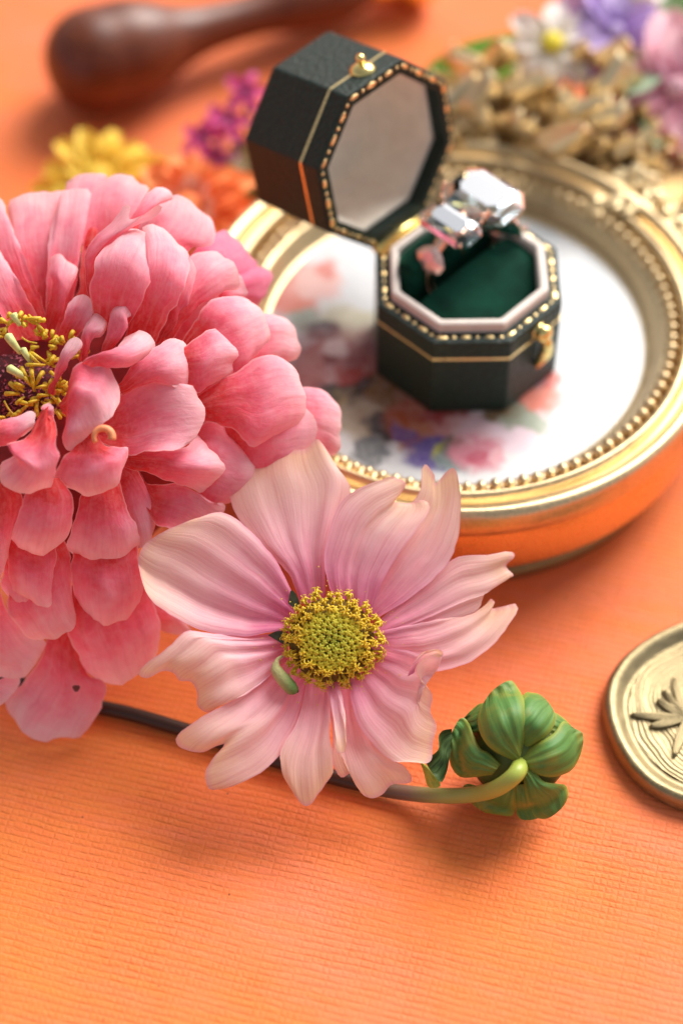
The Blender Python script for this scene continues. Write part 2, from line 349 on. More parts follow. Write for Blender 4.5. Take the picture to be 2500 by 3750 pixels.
# ------------------------------------------------------------------ octagonal ring box
ROT=.8014; E1=np.array([math.cos(ROT),math.sin(ROT),0]); E2=np.array([math.sin(ROT),-math.cos(ROT),0]); E3=np.array([0,0,1.])
HG=np.array([1.314,4.396,4.30]); BW,BL,BC=3.95,3.90,1.15; AL=1.795; LDEP=2.25; BH=4.30-GZ
LV=math.cos(AL)*E2+math.sin(AL)*E3; NV=-math.sin(AL)*E2+math.cos(AL)*E3
BASE=lambda a,b,c:HG+a*E1+b*E2-c*E3              # c runs away from the opening
LID=lambda a,b,c:HG+a*E1+b*LV+c*NV+.03*LV
def octp(i,cham=.035):
    w,l,c=BW-2*i,BL-2*i,BC-.586*i
    P=[(-w/2+c,0),(-w/2,c),(-w/2,l-c),(-w/2+c,l),(w/2-c,l),(w/2,l-c),(w/2,c),(w/2-c,0)]
    P=[np.array((a,b+i)) for a,b in P]; out=[]
    for k in range(8):
        p=P[k]; q=P[k-1]; r=P[(k+1)%8]; u=(q-p)/np.linalg.norm(q-p); v=(r-p)/np.linalg.norm(r-p)
        out+= [p+u*cham,p*.999+.001*q+(u+v)*cham*.28,p+v*cham]
    return out,P
def octshell(prof,fr,capend=True,capstart=False,cham=.035):
    v=[];
    for i,c in prof:
        for a,b in octp(i,cham)[0]: v.append(fr(a,b,c))
    f=gridf(24,len(prof),True)
    if capend: f.append(tuple(range((len(prof)-1)*24,len(prof)*24)))
    if capstart: f.append(tuple(range(24))[::-1])
    return v,f
def m_leather():
    t=NT('dark_green_leather'); P=t.tc(); n1=t.noise(P,12.,5,.7); vo=t.n('TexVoronoi'); t.put(vo.inputs['Vector'],P); vo.inputs['Scale'].default_value=10.
    c=t.mix(t.mr(n1,.4,.7,0,1),(.003,.012,.009),(.008,.033,.025))
    h=t.math('MULTIPLY_ADD',vo.outputs[0],.6,n1)
    t.set(col=c,rough=t.mr(n1,.3,.7,.3,.5),spec=.32,nor=t.bump(h,.9,.03)); return t.m
LEA=m_leather(); GT=m_gold('gold_tooling',(.85,.62,.3),.3,.15,0,.15)
IV=m_simple('ivory_satin',(.74,.64,.57),.55,0,.06,3.,.1,sheen=.3); VEL=None
def m_velvet():
    t=NT('green_velvet'); n1=t.noise(t.tc(),60.,3,.7); n2=t.noise(t.tc(),1.5,3)
    c=t.mix(t.mr(n2,.35,.65,0,1),(.0015,.022,.013),(.004,.046,.027))
    t.set(col=c,rough=.85,spec=.1,sheen=.22,sheenr=.35,sheent=(.08,.6,.38),nor=t.bump(n1,.6,.01)); return t.m
VEL=m_velvet()
bc=HG+E2*1.95
box=empty('ring_box',(bc[0],bc[1],GZ),'open octagonal dark green leather ring box with gold tooling','ring box')
def shell(fr,D,nm):
    return mesh(nm,octshell([(.30,.004),(.06,.0),(.015,.012),(0,.05),(0,D-.07),(.025,D-.018),(.08,D)],fr),LEA,box,smooth=False)
shell(BASE,BH,'base'); lid=shell(LID,LDEP,'lid')
mesh('collar',octshell([(.30,.02),(.30,-.20),(.325,-.235),(.36,-.25),(.42,-.25),(.455,-.235),(.48,-.2),(.48,.7)],BASE),IV,box,smooth=False)
mesh('lid_inner_wall',octshell([(.21,-.004),(.235,.02),(.25,.5)],LID,False),LEA,box,smooth=False)
mesh('lid_lining',octshell([(.235,.42),(.30,.42),(.34,.5),(.40,LDEP-.75),(.62,LDEP-.3)],LID),m_simple('lid_satin',(.95,.86,.73),.6,0,.06,3.,.08,sheen=.3),box,smooth=False)
for fr,c0,nm in ((BASE,.50,'gold_line'),(LID,.50,'gold_line')):
    mesh(nm,octshell([(.02,c0-.035),(-.008,c0-.03),(-.008,c0+.03),(.02,c0+.035)],fr,False),GT,box,smooth=False)
# gold dashes on the two rims
dsrc={}
def dash(fr,p,d,long_):
    key=long_
    c=fr(p[0],p[1],-.004); n=fr(0,0,-1)-fr(0,0,0); t=fr(p[0]+d[0],p[1]+d[1],-.004)-c; b=np.cross(n,t)
    M=np.array([t,b,n]).T
    from mathutils import Matrix
    q=Matrix(M.tolist()).to_quaternion()
    if key not in dsrc:
        L,Wd=(.13,.055) if long_ else (.048,.042)
        o=mesh('gold_dash' if long_ else 'gold_dot',sphere((0,0,0),1,10,6,(L,Wd,.022)),GT); o.parent=box; dsrc[key]=o
    else: o=dsrc[key].copy(); COL.objects.link(o)
    o.location=c-np.array(box.location); o.rotation_mode='QUATERNION'; o.rotation_quaternion=q; s=1+.1*rng.randn(); o.scale=(s,s,1)
for fr,ins in ((BASE,.155),(LID,.125)):
    P=octp(ins)[1]
    for k in range(8):
        if k==7 : continue
        p,q=P[k],P[(k+1)%8]; L=np.linalg.norm(q-p); d=(q-p)/L; m=3 if L>1.3 else 3
        st=L/(2*m)
        for j in range(2*m):
            dash(fr,p+d*(st*(j+.5)),d,j%2==0)
BR=m_gold('bright_brass',(.9,.66,.25),.16,.05,0,.1)
mesh('hinge',cat([tube([BASE(-.86,-.0,-.05),BASE(.86,-.0,-.05)],.085,10)]),BR,box)
hv=[BASE(a,b,c) for a,b,c in ((-.85,.04,-.012),(.85,.04,-.012),(.85,.27,-.012),(-.85,.27,-.012),(-.85,.04,-.05),(.85,.04,-.05),(.85,.27,-.05),(-.85,.27,-.05))]
mesh('hinge_leaf',(hv,[(0,1,2,3),(4,5,6,7),(0,1,5,4),(1,2,6,5),(2,3,7,6),(3,0,4,7)]),BR,box,smooth=False)
# lid knob: domed brass disc with a small ball
kp=LID(.06,BL+.0,.42); kn=LV
def lathe_on(prof,o,axis,n=24):
    ax=Vector(axis).normalized(); q=Vector((0,0,1)).rotation_difference(ax); v,f=lathe(prof,n)
    return [np.array(q@Vector(p))+o for p in v],f
knob=mesh('lid_knob',lathe_on([(0.001,.16),(.1,.15),(.2,.11),(.27,.04),(.28,.0),(.24,-.02)],kp,kn),BR,box)
kb=mesh('knob_ball',cat([lathe_on([(0.001,.38),(.06,.37),(.10,.31),(.105,.27),(.08,.22),(.055,.19),(.06,.14)],kp,kn,16)]),BR,box); kb.parent=knob
# base clasp: button with a drooping hook
qp=BASE(.10,BL,.34)
clasp=mesh('clasp',cat([lathe_on([(.001,.3),(.1,.29),(.19,.22),(.21,.12),(.17,.04),(.2,0)],qp+E2*.0,E2)]),BR,box)
pth=crom([qp+E2*.16+E1*.0,qp+E2*.22-E3*.22+E1*.02,qp+E2*.2-E3*.5+E1*.06,qp+E2*.13-E3*.8+E1*.0,qp+E2*.06-E3*1.05-E1*.05],6)
hk=mesh('clasp_hook',tube(pth,np.interp(np.linspace(0,1,len(pth)),[0,.3,.6,1],[.07,.12,.15,.06]),12),BR,box); hk.parent=clasp
# velvet pad with a slot
B0=1.50; W2=(BW-2*.48)/2
v=[];f=[];nb,na=110,61
def halfw(b):
    i=.47; c=BC-.586*i; lo=i; hi=BL-i; ww=BW/2-i
    return ww-max(0,c-(b-lo),c-(hi-b))
for j in range(nb):
    b=.475+(BL-.95)*j/(nb-1); t=b-B0
    if t>=0: r=(BL-.47-B0); x=min(1,max(0,(t-.22)/(r-.22))); h=-.10-.14*math.sin(math.pi*min(1,x*.8+.1))+.42*x**1.6
    else: r=B0-.47; x=min(1,max(0,(-t-.05)/(r-.05))); h=-.62*(math.sin(math.pi*min(1,(x*.62+.30)))**.6)+.25*x**3
    g=math.exp(-((t-.08)/.165)**6); h=h*(1-g)+.8*g
    hw=halfw(b)
    for i in range(na):
        q=2*i/(na-1)-1; a=hw*q
        hh=h if t>=0 else (h*(1-max(0,min(1,(abs(a)-1.12)/.16)))+.05*max(0,min(1,(abs(a)-1.12)/.16)) if h<0 else h); v.append(BASE(a,b,hh+.16*abs(q)**6+.012*ns(a*1.5,b*1.5,2)))
f=gridf(na,nb)
mesh('velvet_pad',(v,f),VEL,box)
# ------------------------------------------------------------------ the ring
ROSE=m_gold('rose_gold',(.86,.50,.36),.16,.05,0,.1)
def m_gem(name,col,ior=1.9):
    t=NT(name); t.set(col=col,rough=0.045,trans=1.,ior=ior); return t.m
GEM=m_gem('pale_blue_stone',(.70,.88,1.),1.65); GEM2=m_gem('clear_stone',(.86,.94,1.),1.65); GEM3=m_simple('pink_stone',(.90,.62,.54),.12,.45,.15,12.)
RR=1.12; RCa,RCb,RCz=.39,1.47,4.45
rc=HG*0+HG+RCa*E1+RCb*E2; rc[2]=RCz
ring=empty('ring',tuple(rc),'rose gold ring with pale blue step cut stone standing in green velvet','ring')
def rpos(th,r=RR,b=0.): return rc+(math.sin(th)*E1+math.cos(th)*E3)*r+b*E2
tt=np.linspace(R(-205),R(155),90)
mesh('band',tube([rpos(t) for t in tt],[.11+.01*math.cos(t) for t in tt],10,False),ROSE,ring)
def stepstone(nm,th,L,Wd,H,r0,m,taper=0.,tilt=None):
    o=rpos(th,r0); th=th if tilt is None else tilt; tx=math.cos(th)*E1-math.sin(th)*E3; up=math.sin(th)*E1+math.cos(th)*E3
    lev=[(.60,.46,.0),(.76,.68,-.05),(.90,.86,-.14),(1.,1.,-.25),(1.,1.,-.28),(.78,.70,-.44),(.5,.36,-.6),(.3,.05,-.72)]
    v=[]
    for a,b,z in lev:
        l,w_=L/2*a,Wd/2*b; c=.24*min(L,Wd)*min(a,b); 
        for x,y in ((-w_+c,-l),(w_-c,-l),(w_,-l+c),(w_,l-c),(w_-c,l),(-w_+c,l),(-w_,l-c),(-w_,-l+c)):
            v.append(o+tx*(x)+E2*(y*(1+taper*x/Wd))+up*(z*H))
    f=gridf(8,len(lev),True); f=[tuple(reversed(q)) for q in f]; f.append(tuple(range(8))); n=(len(lev)-1)*8; f.append(tuple(range(n,n+8))[::-1])
    return mesh(nm,(v,f),m,ring,smooth=False)
stepstone('centre_stone',R(20),1.72,1.3,.9,RR+.40,GEM,tilt=R(-3))
stepstone('side_stone',R(-22),1.42,.78,.75,RR+.29,GEM2,tilt=R(-8))
stepstone('side_stone',R(71),1.46,.80,.75,RR+.16,GEM2)
for s in (-1,1):
    th=R(20)+s*R(80); o=rpos(th,RR+.10); tx=math.cos(th)*E1-math.sin(th)*E3; up=math.sin(th)*E1+math.cos(th)*E3
    v=[]
    for k,(sc_,z) in enumerate([(.4,.1),(.75,.06),(1,-.02),(.5,-.18),(.1,-.26)]):
        for i in range(10):
            a=2*math.pi*i/10; rr=sc_*(1-.3*math.cos(a)*(-s)); v.append(o+tx*(.30*rr*math.cos(a))+E2*(.34*rr*math.sin(a)*(1-.35*(-s)*math.cos(a)))+up*z)
    f=[tuple(reversed(q)) for q in gridf(10,5,True)]+[tuple(range(10)),tuple(range(40,50))[::-1]]
    mesh('pear_stone',(v,f),GEM3,ring,smooth=False)
for th,hw,r1 in ((R(20),(.50,.42),RR+.33),):
    pass
pr=None
def prong(th,dx,b,r):
    tx=math.cos(th)*E1-math.sin(th)*E3; up=math.sin(th)*E1+math.cos(th)*E3
    p=rpos(th,r)+tx*dx+E2*b; q=p-up*.34
    o=mesh('prong',cat([tube([q,p-up*.04,p],[.035,.035,.03],6),sphere(p,.045,8,6)]),ROSE,ring)
for dx in (-.5,.5):
    for b in (-.62,.62): prong(R(20),dx*1.15,b,RR+.36)
for th in (R(-22),R(70)):
    for dx in (-.3,.3):
        for b in (-.56,.56): prong(th,dx*1.15,b,RR+.20)
for b in (-.26,.26):
    pa=[rpos(t,RR+.0,b*(1-.75*abs(math.degrees(t)-20)/85)) for t in np.linspace(R(-62),R(102),30)]
    mesh('gallery_rail',tube(pa,.035,6),ROSE,ring)
# ------------------------------------------------------------------ wax seal
SC=(7.79,-5.52)
SG=m_gold('gold_wax',(.30,.24,.135),.48,.3,0,.3)
seal=empty('wax_seal',(SC[0],SC[1],0),'gold wax seal with raised leaf sprig, cut by the right edge','wax seal')
v=[];nr,na=120,260
for k in range(nr):
    s=k/(nr-1); r=1.90*s
    for i in range(na):
        a=2*math.pi*i/na; x,y=r*math.cos(a),r*math.sin(a)
        wr=r+.22*ns(x*.9,y*.9,1)+.05*ns(x*3,y*3,4)+.05*math.sin(a*2+1)
        amp=min(1,max(0,(r-.35)/.5))
        h=.225+.04*(r/1.9)**2+amp*(.006*math.sin(wr*66)+.022*ns(wr*4.2,a*.6,7)+.010*math.sin(wr*13+2*ns(a,wr,2)))
        v.append((SC[0]+x,SC[1]+y,h))
f=gridf(na,nr,True)
mesh('seal_face',(v,f),SG,seal)
mesh('seal_rim',lathe(arcp([(1.88,.255),(1.93,.25),(1.98,.265),(2.06,.33),(2.16,.41),(2.26,.44),(2.34,.40),(2.385,.31),(2.40,.2),(2.40,.08),(2.36,0)]),180,SC,wob=lambda a,k:.05*math.sin(2*a+.6)+.03*math.sin(5*a)+.012*ns(8*math.cos(a),8*math.sin(a),k*.1)),SG,seal)
def lance(base,tip,wid,h0=.235,h1=.335):
    base=np.array(base);tip=np.array(tip); d=tip-base; L=np.linalg.norm(d); d/=L; nrm=np.array([-d[1],d[0]])
    nu,nv=17,20; v=[]
    for j in range(nv):
        s=j/(nv-1); ww=wid*(.16+.84*math.sin(math.pi*min(1,.08+.86*s))**.8)*(1-.35*s**6)
        for i in range(nu):
            q=2*i/(nu-1)-1; e=abs(q)>.93
            p=base+d*L*s+nrm*ww*.5*(q/.93 if not e else q/.93*1.0)
            z=h0+(h1-h0)*(1-abs(q)**5)**.5+(.012*math.cos(q*17) if abs(q)<.9 else 0)
            if j in(0,nv-1): z=h0
            v.append((p[0],p[1],z))
    return v,gridf(nu,nv)
ce=pz(2512,2626,.35)[:2]
for (tx,ty),wd in (((2303,2612),.2),((2402,2556),.2),((2374,2657),.2),((2425,2520),.14)):
    p=pz(tx,ty,.35)[:2]; mesh('raised_leaf',lance(ce,p,wd),SG,seal)
for a,L in ((20,1.1),(62,1.2),(-25,1.15),(-70,1.1),(100,1.05),(-110,1.0)):
    mesh('raised_leaf',lance(ce,ce+np.array([math.cos(R(a)),math.sin(R(a))])*L,.2),SG,seal)
# ------------------------------------------------------------------ petals traced as outlines, each a curved sheet in space
CROP=dict(Z1=(0,600,2),Z2=(500,800,2),Z3=(0,1200,2),Z4=(500,1400,2),Z5=(0,1950,2),C=(500,1600,1.0814),B=(1500,2200,1.568),S=(0,0,1))
def petal(name,crop,pts,m,parent,dep,nu=15,nv=22,tip=(.36,.64),cup=0.,hump=0.,tcurl=0.,ridge=(0,0),nz=.05,seed=0,crease=None,edgew=0.,tw=0.,label=None,bell=1.,fold=None):
    ox,oy,s=CROP[crop]; P=np.array(pts,float).reshape(-1,2)/s+np.array([ox,oy]); P=crom(P,8)
    if name=='petal' and len(P)>20:
        jj=np.array([[noise.noise(Vector((a/38,b/38,seed))),noise.noise(Vector((a/38,b/38,seed+50)))] for a,b in P]); j2=np.array([[noise.noise(Vector((a/9,b/9,seed))),noise.noise(Vector((a/9,b/9,seed+50)))] for a,b in P]); jj[0]=jj[-1]=0; P=P+(jj*9+j2*2.2)*(.45 if crop=='C' else 1)
    L=np.r_[0,np.cumsum(np.linalg.norm(np.diff(P,axis=0),axis=1))]; L/=L[-1]
    i1,i2=np.searchsorted(L,tip[0]),np.searchsorted(L,tip[1])
    A=resamp(P[:i1+1],nv); T=resamp(P[i1:i2+1],nu); Bq=resamp(P[i2:][::-1],nv); base=resamp(np.array([P[0],P[-1]]),nu)
    wpx=np.linalg.norm(A[nv//2]-Bq[nv//2])*46/FL; v=[];uv=[]
    db,dt=dep
    for j in range(nv):
        y=j/(nv-1)
        for i in range(nu):
            x=i/(nu-1)
            p=(1-x)*A[j]+x*Bq[j]+(1-y)*base[i]+y*T[i]-((1-x)*(1-y)*P[0]+x*(1-y)*P[-1]+(1-x)*y*T[0]+x*y*T[-1])
            q=2*x-1; e=math.sin(math.pi*min(1,.12+.88*y)*.5)
            d=db+(dt-db)*y+hump*math.sin(math.pi*y**bell)+cup*wpx*q*q*e-.7*tcurl*max(0,y-.6)**2/.16+tw*q*y
            if ridge[0]: d+=.38*ridge[1]*wpx*math.cos(math.pi*ridge[0]*q+seed)*math.sin(math.pi*(.1+.8*y))
            if crease: d+=-crease[1]*wpx*max(0,(x-crease[0])*(1 if crease[2]>0 else -1))*e
            if edgew: d+=edgew*wpx*math.sin(9*y+seed*2+q)*abs(q)**3
            d+=nz*(noise.noise(Vector((q*1.3+seed*3.1,y*2.6+seed*1.7,seed)))*1.2+.35*noise.noise(Vector((q*4+seed,y*6,seed*2.))))
            v.append(pd(p[0],p[1],DF-d)); uv.append((x,y))
    f=gridf(nu,nv)
    o=mesh(name,(v,f),m,parent,uv=uv,label=label); return o
# ---- the pink zinnia
ZP=m_petal('zinnia_petal',[(0,(.64,.02,.02)),(.26,(.80,.06,.07)),(.5,(.95,.17,.26)),(.74,(.98,.37,.48)),(1,(.99,.62,.68))],(.95,.6,.6),vein=.32,vfreq=9.,blotch=.5,bumpst=.30,trans=.38,rough=.7,sheen=.08,mott=.3,wrk=1.2)  # petal's own gradient, tips paled and bases deepened to paint highlight and shade
ZPB=m_petal('zinnia_petal_back_magenta',[(0,(.5,.03,.1)),(.5,(.80,.13,.26)),(1,(.88,.27,.42))],(.9,.35,.45),vein=.25,vfreq=9.,trans=.25,rough=.6,sheen=.2)
zc=pz(110,1450,0)
zin=empty('zinnia_flower',(pd(110,1450,DF)[0],pd(110,1450,DF)[1],0),'large coral pink many petalled zinnia filling the left side, yellow florets inside','flower')
zcen=pd(60,1480,DF+2.3)
_o=pd(230,1500,DF+2.5); _sv,_sf=sphere((0,0,0),1,28,20); hd=mesh('flower_head_core',([_o+RT*p[0]*3.0+UP*p[1]*3.3+FW*p[2]*1.25 for p in _sv],_sf),m_simple('zinnia_inner_core',(.26,.012,.014),.7,0,.3,3.,.3),zin)  # core colour darkened to put shade into the gaps between petals
ZL=[ # crop, outline, depths, options   (far ones first)
('Z2',(300,400,400,260,540,130,620,90,700,115,760,180,860,290,880,350,870,420,780,440,500,600),(-2.0,-2.6),dict(cup=-.2,hump=.3,m=1)),
('Z2',(500,500,720,420,850,360,900,350,990,390,1000,440,960,510,930,580,880,660,800,620,500,700),(-2.,-2.7),dict(cup=-.2,hump=.3,m=1)),
('Z1',(420,600,400,400,480,190,500,130,560,85,650,60,760,70,790,90,770,150,740,300,700,600),(-1.6,-2.4),dict(cup=-.15,hump=.1)),
('Z1',(560,1000,600,700,610,300,660,220,720,140,800,95,900,75,970,85,1030,140,1085,165,1085,200,1040,290,960,500,800,950),(-1.5,-1.9),dict(cup=.12,tcurl=.5)),
('Z1',(200,1300,0,900,-100,500,-120,250,-30,230,30,270,60,380,130,560,220,800,330,1050,380,1280),(-1.0,-1.4),dict(cup=.2,tcurl=.4,ridge=(1.5,.03))),
('Z1',(270,1300,160,850,90,480,70,290,140,240,250,212,400,200,475,215,430,400,390,700,350,1000,350,1300),(-1.2,-1.7),dict(cup=.14,tcurl=.6,ridge=(2,.05))),
('Z1',(330,1300,340,900,370,500,440,240,480,195,560,180,650,190,672,240,615,290,600,450,590,650,560,900,450,1300),(-1.1,-1.55),dict(cup=.16,tcurl=.5,ridge=(2,.04))),
('Z1',(100,1300,-50,1000,-160,700,-100,590,0,640,100,800,200,970,330,1250),(-.6,-1.0),dict(cup=.2,tcurl=.4)),
('Z1',(950,900,1000,600,1010,420,1080,320,1180,240,1270,225,1370,255,1450,320,1540,390,1568,470,1560,585,1480,610,1380,650,1250,900),(-1.0,-1.5),dict(cup=-.22,tcurl=.4)),
('Z1',(900,560,960,400,1020,290,1090,210,1170,170,1240,180,1270,220,1255,255,1180,262,1090,305,1020,400,1000,560),(-.7,-1.1),dict(cup=-.5,tcurl=.3)),
('Z2',(500,560,640,420,700,390,760,410,790,460,812,540,790,580,700,590,590,600,500,620),(-1.2,-1.5),dict(cup=-.3)),
('Z2',(100,800,300,450,370,300,440,255,560,250,650,280,710,330,750,400,757,480,740,510,640,540,560,590,450,640,350,760,250,900),(-.6,-.9),dict(cup=-.3,tcurl=.3,hump=.15)),
('Z2',(200,1000,300,720,450,570,600,570,700,640,650,800,500,1000),(-.95,-1.1),dict(cup=-.2)),
('Z2',(300,1500,350,1200,550,1050,750,1100,820,1300,700,1500,500,1600),(-.95,-1.0),dict(cup=-.2)),
('Z2',(600,950,800,720,930,700,1030,705,1110,750,1170,820,1190,900,1205,960,1180,1020,1130,1050,1050,1030,900,1060,650,1100),(-1.2,-1.8),dict(cup=-.15,hump=.2)),
('Z2',(330,900,470,680,530,610,600,572,720,568,830,600,900,650,940,720,965,800,982,850,970,900,900,970,820,1060,750,1130,400,1150),(-.5,-.55),dict(cup=-.16,tcurl=.55,hump=.2)),
('Z2',(250,1000,380,920,450,870,520,820,600,810,690,850,750,920,785,985,760,1050,740,1110,700,1165,640,1172,560,1210,460,1285,400,1260,250,1180),(-.1,-.15),dict(cup=-.25,tcurl=.5,hump=.2)),
('Z4',(900,200,1000,60,1220,40,1300,40,1390,80,1460,150,1495,230,1505,330,1490,380,1505,430,1480,500,1440,537,1370,500,1200,460,900,350),(-1.1,-1.8),dict(cup=-.15,hump=.2)),
('Z4',(600,450,700,100,1100,80,1240,190,1300,250,1325,340,1308,430,1305,500,1280,570,1200,630,1060,675,940,695,860,710,780,640,600,560),(-.8,-1.0),dict(cup=-.3,hump=.2,tip=(.3,.7),nz=.09)),
('Z2',(400,1330,600,1190,740,1120,830,1050,900,1008,980,1000,1060,1025,1130,1060,1170,1120,1200,1200,1230,1270,1250,1370,1240,1430,1190,1500,1100,1560,1000,1610,850,1672,780,1620,700,1540,560,1500,400,1480),(-.35,-.45),dict(cup=-.12,tcurl=.55,hump=.12,nz=.09)),
('Z4',(250,400,500,290,600,300,680,330,760,400,820,470,855,540,872,640,855,730,800,810,700,872,650,887,560,885,480,850,300,620),(-.5,-.6),dict(cup=-.25,tcurl=.4,hump=.1,nz=.09)),
('Z4',(0,640,100,740,250,740,400,780,480,840,560,880,642,890,635,950,590,1020,500,1055,440,1080,390,1108,340,1100,240,1065,140,1035,60,900),(-.35,-.7),dict(cup=.25,tcurl=.3,tip=(.45,.75))),
('Z4',(-150,480,0,505,100,500,220,495,370,470,430,380,500,440,570,510,640,600,648,650,560,740,510,790,475,822,430,790,360,760,260,735,100,670,-100,620),(-.1,.0),dict(cup=-.45,tcurl=.5,hump=.2,tip=(.36,.66))),
('Z3',(800,440,900,400,940,300,1050,230,1130,150,1210,100,1290,80,1350,100,1390,160,1420,230,1418,330,1400,410,1340,462,1260,435,1150,400,1000,440,850,520),(.15,.25),dict(cup=-.25,tcurl=.6,hump=.25)),
('Z3',(650,720,780,640,850,560,900,470,1000,410,1110,385,1220,405,1300,455,1390,425,1450,500,1495,590,1502,670,1465,750,1400,830,1330,887,1200,900,1080,905,960,930,880,905,800,870,680,800),(.1,.55),dict(cup=.12,tcurl=.8,hump=-.25,tip=(.36,.66),edgew=.05)),
('Z1',(900,1300,1050,900,1080,700,1040,480,1100,445,1170,460,1240,510,1290,570,1360,620,1387,700,1372,850,1320,980,1250,1100,1130,1330),(-.5,-.15),dict(cup=-.1,tcurl=.8,hump=.3,bell=1.2)),
('Z1',(1100,1330,1240,1050,1330,900,1375,690,1420,730,1437,800,1412,920,1380,1010,1320,1130,1200,1310),(-.6,-.4),dict(cup=-.3,tcurl=.3)),
('Z1',(700,1150,640,900,620,720,630,640,700,530,800,450,860,390,900,310,940,295,962,330,945,400,1000,390,1080,350,1150,310,1192,312,1180,360,1100,410,1010,440,920,500,850,570,760,660,720,720,700,850,720,1050),(-.6,-.35),dict(cup=-.3,tip=(.42,.6),nz=.04)),
('Z1',(700,1180,665,950,680,800,730,650,800,570,880,510,970,480,1050,490,1120,560,1162,620,1135,750,1105,850,1060,980,990,1110,880,1260),(-.45,-.05),dict(cup=-.14,tcurl=.8,hump=.35,bell=1.2)),
('Z1',(330,1150,375,900,362,760,380,680,430,658,490,700,560,760,572,800,520,850,480,950,440,1100,400,1300),(-1.0,-.7),dict(cup=-.6,tcurl=.5)),
('Z1',(420,1290,460,1150,500,1020,570,960,650,970,687,1050,660,1130,600,1230,530,1300),(-.6,-.4),dict(cup=.3,tcurl=.2,ridge=(3,.08))),
('Z1',(570,1480,605,1250,640,1180,690,1110,730,1098,775,1140,787,1200,750,1260,680,1290,650,1350,640,1480),(-.2,.1),dict(cup=-.6,tcurl=.6)),
('Z1',(740,1390,780,1250,800,1130,830,1040,880,1000,950,998,997,1050,1002,1090,950,1112,885,1140,902,1200,870,1300,790,1400),(-.15,.15),dict(cup=-.6,tcurl=.6)),
('Z3',(350,480,410,300,440,190,500,100,570,63,607,100,590,160,520,230,470,290,472,330,430,360,400,500),(-.1,.35),dict(cup=-.6,tcurl=.3)),
('Z3',(500,420,560,300,640,220,760,190,830,170,900,90,970,40,1040,25,1100,50,1137,110,1120,180,1060,250,980,277,930,292,800,295,700,300,600,420),(.35,.45),dict(cup=-.35,tcurl=.7,hump=.4)),
('Z3',(430,560,490,470,520,330,600,250,680,285,780,272,825,320,870,430,882,520,850,590,800,670,700,740,600,830,500,905,458,850,470,740,480,640,450,620),(.3,.9),dict(cup=-.25,hump=.3,tip=(.5,.8),ridge=(2,.08),nz=.16)),
# near side, hanging down
('Z5',(480,500,340,800,290,940,200,1050,140,1130,45,1220,60,1300,110,1390,180,1470,270,1515,350,1532,440,1500,580,1502,650,1420,740,1290,770,1180,780,1110,690,1060,600,970,560,700),(-1.3,-1.75),dict(cup=-.12,hump=.15,spot=1,nz=.1)),
('Z5',(-200,700,-60,1060,60,1060,150,1075,120,1150,60,1220,0,1270,-90,1310,-200,1300,-260,1200,-260,900,-240,700),(-1.4,-1.5),dict(cup=-.12)),
('Z5',(760,300,1050,400,1120,480,1180,540,1250,620,1400,690,1380,745,1250,745,1180,710,1165,650,1000,700,760,600),(-1.6,-1.9),dict(cup=-.1)),
('Z5',(500,400,500,740,560,880,600,980,680,1060,780,1110,880,1117,960,1080,1020,1030,1110,960,1157,860,1172,720,1160,600,1110,480,1060,380,900,250),(-.8,-1.3),dict(cup=-.18,hump=.2,tcurl=.2,nz=.1)),
('Z5',(-200,200,-130,400,0,420,40,540,130,660,230,770,332,800,325,850,290,930,220,1020,170,1070,60,1072,0,1065,-100,1060,-250,1000,-300,300),(-.9,-1.25),dict(cup=-.15,hump=.2,tip=(.4,.75))),
('Z5',(100,300,50,540,100,640,180,740,250,780,330,790,400,780,470,740,550,700,562,620,532,480,525,320,520,200,480,60,400,20),(-.3,-.75),dict(cup=-.2,hump=.2)),
('Z5',(40,60,20,300,10,390,40,450,100,530,220,602,300,562,330,450,330,300,300,60),(.0,-.5),dict(cup=-.25,hump=.1)),
('Z5',(60,0,60,250,70,380,140,440,210,490,290,532,350,542,380,520,396,440,392,300,412,180,400,0),(.2,-.25),dict(cup=-.3,hump=.1)),
('Z5',(560,-60,530,150,520,300,540,430,580,560,620,620,700,665,760,682,850,660,950,632,1000,562,1042,470,1060,380,1040,300,1015,200,1015,100,980,-60),(-.2,-.65),dict(cup=-.2,hump=.2,tcurl=.2,nz=.1)),
('Z3',(860,950,930,1000,1000,1030,1040,1100,1090,1200,1140,1320,1152,1400,1125,1500,1100,1560,1030,1622,980,1600,960,1480,900,1320,850,1140,820,1050),(-.1,-.45),dict(cup=-.3,hump=.1)),
('Z3',(640,1120,560,1350,530,1480,490,1570,520,1640,600,1700,700,1732,800,1737,880,1722,960,1660,1010,1600,1022,1500,980,1400,920,1280,870,1110),(.2,-.15),dict(cup=-.22,hump=.2,tcurl=.3)),
('Z3',(-120,1150,-130,1700,-60,1900,0,1870,40,1720,90,1520,150,1340,165,1240,60,1130),(.7,.1),dict(cup=-.2,hump=.1)),
('Z3',(220,1100,160,1300,110,1420,90,1560,130,1620,200,1662,280,1676,360,1650,440,1590,490,1530,530,1400,547,1290,520,1210,440,1100),(.75,.4),dict(cup=-.25,hump=.2,tcurl=.5)),
('Z3',(600,760,520,900,440,970,400,1090,440,1140,520,1175,570,1205,660,1242,720,1215,780,1190,860,1150,890,1060,930,960,935,880,850,878,760,860,700,760),(.6,1.0),dict(cup=-.3,hump=.1,tcurl=.6,tip=(.33,.68),edgew=.08,nz=.1)),
('Z3',(-120,680,0,680,120,650,200,618,262,620,266,660,245,730,160,800,80,850,0,882,-120,880),(.9,.9),dict(cup=-.5,hump=.1,ridge=(4,.03))),
